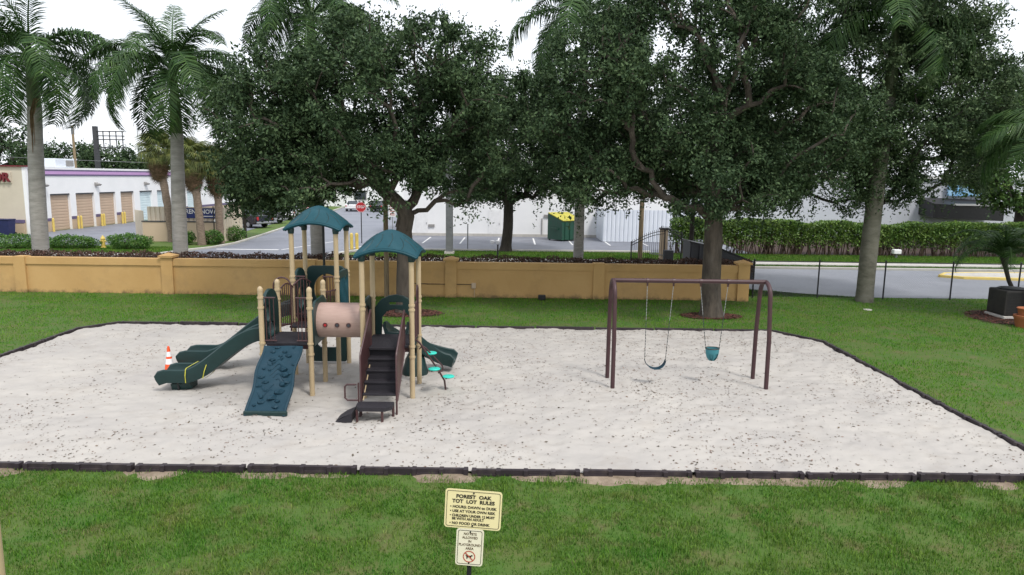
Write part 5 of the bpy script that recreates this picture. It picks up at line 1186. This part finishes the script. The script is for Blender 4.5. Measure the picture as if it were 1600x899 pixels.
def make_car(name, label, x, y, rz, paint, kind='car', group='cars parked beside the drive'):
    t = thing(name, label, kind, (x, y, 0), rz, group); t.rotation_euler.z = rz
    pk = kind == 'pickup'
    L, W = (5.6, 1.95) if pk else (4.6, 1.8)
    if pk: prof = [(-2.8, 0.5), (-2.8, 1.12), (-0.95, 1.14), (-0.75, 1.15), (1.0, 1.13), (2.55, 1.05), (2.78, 0.85), (2.8, 0.5)]; cab = [(-0.95, 1.13), (-0.75, 1.80), (0.55, 1.83), (1.25, 1.13)]
    else: prof = [(-2.25, 0.42), (-2.28, 0.85), (-1.95, 0.98), (-0.6, 1.0), (0.9, 0.96), (2.0, 0.82), (2.28, 0.62), (2.28, 0.42)]; cab = [(-1.75, 0.97), (-1.1, 1.42), (0.25, 1.46), (1.15, 0.94)]
    prof = prof + [(x_, 0.32) for x_ in (2.1, -2.1)]
    def loft(P, w0, w1):
        n = len(P); zs = [p[1] for p in P]; z0, z1 = min(zs), max(zs)
        hw = lambda z: (w0+(w1-w0)*(z-z0)/(z1-z0))/2
        V = [(a, -hw(z), z) for a, z in P]+[(a, hw(z), z) for a, z in P]
        return MB().add(V, [tuple(range(n)), tuple(range(n, 2*n))[::-1]]+[(i, n+i, n+(i+1) % n, (i+1) % n) for i in range(n)])
    me = loft(prof, W, W*0.95).mesh('body', paint)
    bm = bmesh.new(); bm.from_mesh(me); bmesh.ops.bevel(bm, geom=bm.edges[:], offset=0.05, segments=2, affect='EDGES'); bm.to_mesh(me); bm.free()
    me.polygons.foreach_set('use_smooth', [True]*len(me.polygons)); me.set_sharp_from_angle(angle=R(40))
    place('body', me, t)
    cb = loft(cab, W*0.93, W*0.74).build('cabin', GLASS, t)
    MB().rbox(((cab[1][0]+cab[2][0])/2, 0, cab[1][1]+0.02), (cab[2][0]-cab[1][0]+0.1, W*0.74, 0.06), 0.025).build('roof', paint, cb)
    for a, b in ((0, 1), (2, 3)):
        for s in (-1, 1): MB().tube([(cab[a][0], s*W*0.455, cab[a][1]), (cab[b][0], s*W*0.37, cab[b][1])] if a == 0 else [(cab[a][0], s*W*0.37, cab[a][1]), (cab[b][0], s*W*0.455, cab[b][1])], 0.04, 6).build('pillar', paint, cb)
    for xx in (-L*0.30, L*0.31):
        for s in (-1, 1):
            w = MB().tube([(xx, s*(W/2-0.22), 0.34), (xx, s*(W/2-0.0), 0.34)], 0.34, 18).build('wheel', RUBBER, t, True); MB().tube([(xx, s*(W/2-0.02), 0.34), (xx, s*(W/2+0.015), 0.34)], 0.20, 12).build('rim', STEEL, w, True)
    for s in (-1, 1):
        MB().rbox((-L/2+(0.02 if pk else 0.05), s*(W/2-0.18), 0.90 if pk else 0.78), (0.08, 0.2, 0.32 if pk else 0.16), 0.02).build('tail_light', REDP, t)
        MB().rbox((L/2-0.10 if pk else L/2-0.2, s*(W/2-0.24), 0.85 if pk else 0.70), (0.12, 0.34, 0.16), 0.03).build('headlight', WHITEP, t)
    MB().rbox((-L/2-0.02, 0, 0.52), (0.16, W*0.96, 0.18), 0.04).build('bumper', STEEL if pk else paint, t); MB().rbox((L/2-0.02, 0, 0.48), (0.16, W*0.96, 0.2), 0.04).build('bumper', STEEL if pk else paint, t)
NAVYC = M('car_navy', (0.012, 0.014, 0.025), 0.25, coat=0.6); BLKC = M('car_black', (0.012, 0.012, 0.013), 0.25, coat=0.6); WHTC = M('car_white', (0.72, 0.72, 0.72), 0.3, coat=0.5); SILC = M('car_silver', (0.42, 0.44, 0.47), 0.3, coat=0.5); REDC = M('car_red', (0.25, 0.02, 0.02), 0.3, coat=0.5)
make_car('pickup_truck', 'dark navy pickup nearest the drive kerb', -25.0, 65.5, R(150), NAVYC, 'pickup'); make_car('pickup_truck', 'black pickup parked behind the navy one', -25.6, 71.5, R(-28), BLKC, 'pickup')
make_car('parked_car', 'white car just beyond the black pickup', -26.0, 77.0, R(150), WHTC); make_car('parked_car', 'silver car farther along the row beyond the white car', -26.5, 82, R(150), SILC); make_car('parked_car', 'red car at the far end of the parked row', -26.8, 87.5, R(-30), REDC)
make_car('parked_car', 'white car parked far down the drive under the oak leaves, left', -22.0, 98, R(92), WHTC, group='cars far down the drive'); make_car('parked_car', 'black car parked far down the drive under the oak leaves', -18.6, 98, R(90), BLKC, group='cars far down the drive'); make_car('parked_car', 'silver car parked far down the drive, right of the black one', -15.2, 98, R(88), SILC, group='cars far down the drive')
t = thing('far_building', 'low white building far down the drive behind the oak', 'building', (-12, 112, 0))
MB().box((0, 3, 2.6), (40, 6, 5.2)).build('wall', WHITEW, t); MB().box((0, 3, 5.3), (40.4, 6.4, 0.2)).build('parapet', CONC, t)
for i in range(8): 
    w = MB().box((-17+i*4.8, -0.05, 1.8), (2.0, 0.1, 1.5)).build('window', LAMPG, t); MB().box((-17+i*4.8, -0.11, 1.8), (1.8, 0.03, 1.3)).build('pane', GLASS, w)

# ------------------------------------------------------------------ shop at the left
SH = 5.2
t = thing('shop_building', 'long low shop with roller doors, a lilac band and a cream end wall', 'building', (-37.8, 55.0, 0))
MB().box((-10, 0.15, SH/2), (20, 0.3, SH)).build('end_wall', CREAMW, t)
MB().box((-0.12, 0.15, SH/2+0.02), (0.26, 0.34, SH)).build('corner_trim', WHITEW, t)
MB().box((-10.15, 0.0, 0.42), (19.6, 0.34, 0.84)).build('dado', TANW, t); MB().box((-10.15, -0.02, 0.98), (19.6, 0.36, 0.26)).build('dado_stripe', DPURP, t)
MB().box((-10, 0.1, SH+0.05), (20.2, 0.5, 0.10)).build('coping', MAROON, t)
doors = [(2.7, 5.3), (6.1, 8.8), (9.6, 12.2), (13.1, 15.5), (16.6, 19.1), (20.1, 22.4), (23.6, 26.0), (27.0, 29.5)]
dt = 3.05; prev = 0.3; segs = []
for a, b in doors: segs.append((prev, a)); prev = b
segs.append((prev, 42.0))
for a, b in segs:
    p = MB().box((-0.16, (a+b)/2, dt/2), (0.32, b-a, dt)).build('wall_pier', WHITEW, t)
    MB().box((0.005, (a+b)/2, 0.42), (0.05, b-a-0.02, 0.84)).build('dado', TANW, p); MB().box((0.012, (a+b)/2, 0.98), (0.07, b-a-0.02, 0.24)).build('dado_stripe', DPURP, p)
MB().box((-0.165, 21.15, (SH+dt)/2), (0.31, 41.7, SH-dt)).build('upper_wall', WHITEW, t)
MB().box((0.01, 21.15, SH-0.42), (0.06, 41.72, 0.26)).build('lilac_band', PURPLE, t)
for z in (SH-0.23, SH-0.62): MB().box((0.012, 21.15, z), (0.07, 41.74, 0.13)).build('dark_stripe', DPURP, t)
MB().box((-10.1, 21.2, SH-0.1), (19.8, 41.6, 0.1)).build('roof', CONC, t)
MB().box((-20, 21.2, SH/2), (0.3, 41.8, SH)).build('rear_wall', CREAMW, t)
slat = {}
for i, (a, b) in enumerate(doors):
    m = DOORM if i < 4 else DOORP
    d = MB().box((-0.26, (a+b)/2, dt/2), (0.05, b-a, dt)).build('roller_door', m, t)
    sl = MB().prism([(-0.02, 0.0), (0.015, 0.03), (0.015, 0.20), (-0.02, 0.23)], -(b-a)/2, (b-a)/2); me = sl.mesh('slat', m); me.transform(Matrix.Rotation(PI/2, 4, 'X'))
    for k in range(12): place('slat', me, d, (-0.225, (a+b)/2, 0.03+k*0.25))
    MB().box((-0.14, (a+b)/2, dt-0.06), (0.2, b-a, 0.10)).build('door_head', GREYD, d)
for y in (1.9, 9.2, 17.8, 25.0): 
    l = MB().add([(0.0, y-0.22, 3.95), (0.0, y+0.22, 3.95), (0.42, y+0.22, 3.78), (0.42, y-0.22, 3.78), (0.0, y-0.22, 3.62), (0.0, y+0.22, 3.62), (0.34, y+0.18, 3.66), (0.34, y-0.18, 3.66)], [(0, 1, 2, 3), (4, 7, 6, 5), (0, 4, 5, 1), (1, 5, 6, 2), (2, 6, 7, 3), (3, 7, 4, 0)]).build('wall_lamp', LAMPG, t)
# red channel letters near the top of the end wall
tm = text_mesh('DOOR', 0.95, MAROON, frame((-1.15, -0.16, SH-0.85), (1, 0, 0), (0, 0, 1)), 0.03, 0.08, 'RIGHT', 0.95); place('sign_letters', tm, t)
MB().box((-3.4, -0.05, SH-0.85), (4.6, 0.1, 0.85)).build('sign_backing', CREAMW, t)
t = thing('rooftop_unit', 'pale grey air handling unit on the shop roof', 'roof unit', (-38.9, 60.5, SH-0.05)); MB().rbox((0, 0, 0.42), (1.6, 2.6, 0.75), 0.05).build('cabinet', CORR, t); MB().box((0.82, 0.6, 0.42), (0.04, 1.0, 0.5)).build('grille', LAMPG, t)
for i, (px, lab) in enumerate(((2.2, 'yellow bollard left of the first roller door'), (5.55, 'yellow bollard right of the first roller door'), (5.95, 'yellow bollard left of the second roller door'), (9.05, 'yellow bollard right of the second roller door'), (9.4, 'yellow bollard left of the third roller door'), (12.45, 'yellow bollard right of the third roller door'), (12.85, 'yellow bollard left of the fourth roller door'), (15.8, 'yellow bollard right of the fourth roller door'))):
    bollard(lab, -37.4, 55+px, 1.05, 'pale yellow bollards at the roller doors', 0.09)
for i, (x, lab) in enumerate(((-39.5, 'left one of the dark blue wheeled bins by the shop end wall'), (-38.6, 'right one of the dark blue wheeled bins by the shop end wall'))):
    t = thing('wheeled_bin', lab, 'bin', (x, 53.6, 0), group='blue bins by the shop')
    MB().add([(-.33, -.33, .05), (.33, -.33, .05), (.33, .33, .05), (-.33, .33, .05), (-.4, -.4, 1.15), (.4, -.4, 1.15), (.4, .4, 1.2), (-.4, .4, 1.2)], [(3, 2, 1, 0), (4, 5, 6, 7), (0, 1, 5, 4), (1, 2, 6, 5), (2, 3, 7, 6), (3, 0, 4, 7)]).build('body', BINB, t)
    MB().rbox((0, 0, 1.21), (0.86, 0.88, 0.08), 0.03).build('lid', BINB, t)
    for s in (-1, 1): MB().tube([(s*0.3, 0.36, 0.12), (s*0.38, 0.36, 0.12)], 0.12, 10).build('wheel', RUBBER, t)
t = thing('fire_hydrant', 'yellow fire hydrant between the clipped shrubs', 'fire hydrant', (-26.5, 45.3, 0))
MB().lathe([(0.17, 0), (0.17, 0.06), (0.12, 0.08), (0.12, 0.55), (0.15, 0.57), (0.15, 0.62), (0.12, 0.68), (0.06, 0.76), (0.03, 0.82)], 16).build('barrel', PAINTY, t, True)
for a in (0, PI, -PI/2): MB().tube([(0, 0, 0.45), (0.2*math.cos(a), 0.2*math.sin(a), 0.45)], 0.06, 10).build('outlet', PAINTY, t, True)
# tan dumpster enclosure
t = thing('enclosure', 'tan low wall enclosure with ribbed metal panels behind the cabbage palms', 'enclosure', (-24, 50.4, 0))
MB().box((0.3, 0, 0.70), (5.6, 0.25, 1.40)).build('low_wall', TANW, t); MB().box((0.3, 0, 1.43), (5.7, 0.33, 0.07)).build('wall_coping', GREYD, t)
rm = MB().prism([(-0.17, 0), (-0.12, -0.06), (0.04, -0.06), (0.09, 0), (0.17, 0), (0.17, 0.02), (-0.17, 0.02)], 0, 1.0).mesh('ribbed_panel', RIB)
for i in range(16): place('ribbed_panel', rm, t, (-2.3+i*0.342, 0.6, 1.1), (0, 0, 0), (1, 1, 1.35))
for i in range(9): place('ribbed_panel', rm, t, (3.15+0.04*i, 0.05+0.342*i, 0.02), (0, 0, R(83)), (1, 1, 2.45))
for i in range(5): place('ribbed_panel', rm, t, (-4.9+0.30*i, 3.6-0.33*i, 0.05), (0, 0, R(-48)), (1, 1, 2.0))
MB().box((3.0, -0.02, 1.22), (0.14, 0.3, 2.44)).build('corner_post', RIB, t)
o = thing('banner', 'dark blue banner with white lettering on the tan enclosure', 'banner', (-22.55, 50.88, 2.02)); bpn = MB().box((0, 0, 0), (2.3, 0.03, 0.72)).build('cloth', BLUEB, o)
place('lettering', text_mesh('RENT NOW', 0.44, WHITEP, frame((0, -0.022, 0.10), (1, 0, 0), (0, 0, 1)), 0.008, 0.001, 'CENTER', 0.92), bpn)
MB().box((0.55, -0.02, -0.22), (0.9, 0.01, 0.06)).build('print_line', WHITEP, bpn)
t = thing('enclosure_lamp', 'thin black lamp pole in front of the tan enclosure', 'pole', (-21.0, 49.4, 0)); MB().tube([(0, 0, 0), (0, 0, 2.6)], 0.04, 8).build('shaft', BLACKM, t); MB().lathe([(0.05, 0), (0.09, 0.08), (0.05, 0.18)], 10, (0.12, -0.05, 1.5)).build('lamp', WHITEP, t)
# far left: power pole, billboard frame, wire
t = thing('power_pole', 'thin power pole rising behind the shop roof', 'pole', (-55.4, 90, 0)); MB().tube([(0, 0, 0), (0, 0, 10.6)], [0.2, 0.14], 8).build('shaft', WOOD, t); MB().box((0, 0, 10.0), (0.25, 0.3, 0.9)).build('transformer', GREYP, t)
t = thing('billboard_frame', 'dark billboard frame standing beyond the shop', 'billboard', (-58.4, 100, 0))
MB().box((0, 0, 5.6), (0.55, 0.5, 11.2)).build('post', GREYD, t)
for z in (8.3, 9.4, 9.9, 10.5): MB().box((2.1, 0, z), (3.8, 0.25, 0.12)).build('beam', GREYD, t)
for i in range(4): MB().box((1.0+i*0.9, 0.1, 9.4), (0.12, 0.1, 2.4)).build('strut', GREYP, t)
o = MB().tube([(-95+k*8, 88, 8.3-0.3*k-0.5*math.sin(PI*k/8)) for k in range(9)], 0.03, 5).build('overhead_wire', GREYP); tag(o, 'sagging overhead wire above the shop roof', 'wire')

scn.render.engine = 'CYCLES'
scn.render.resolution_x = 1024; scn.render.resolution_y = 575
scn.cycles.max_bounces = 8; scn.cycles.transparent_max_bounces = 8
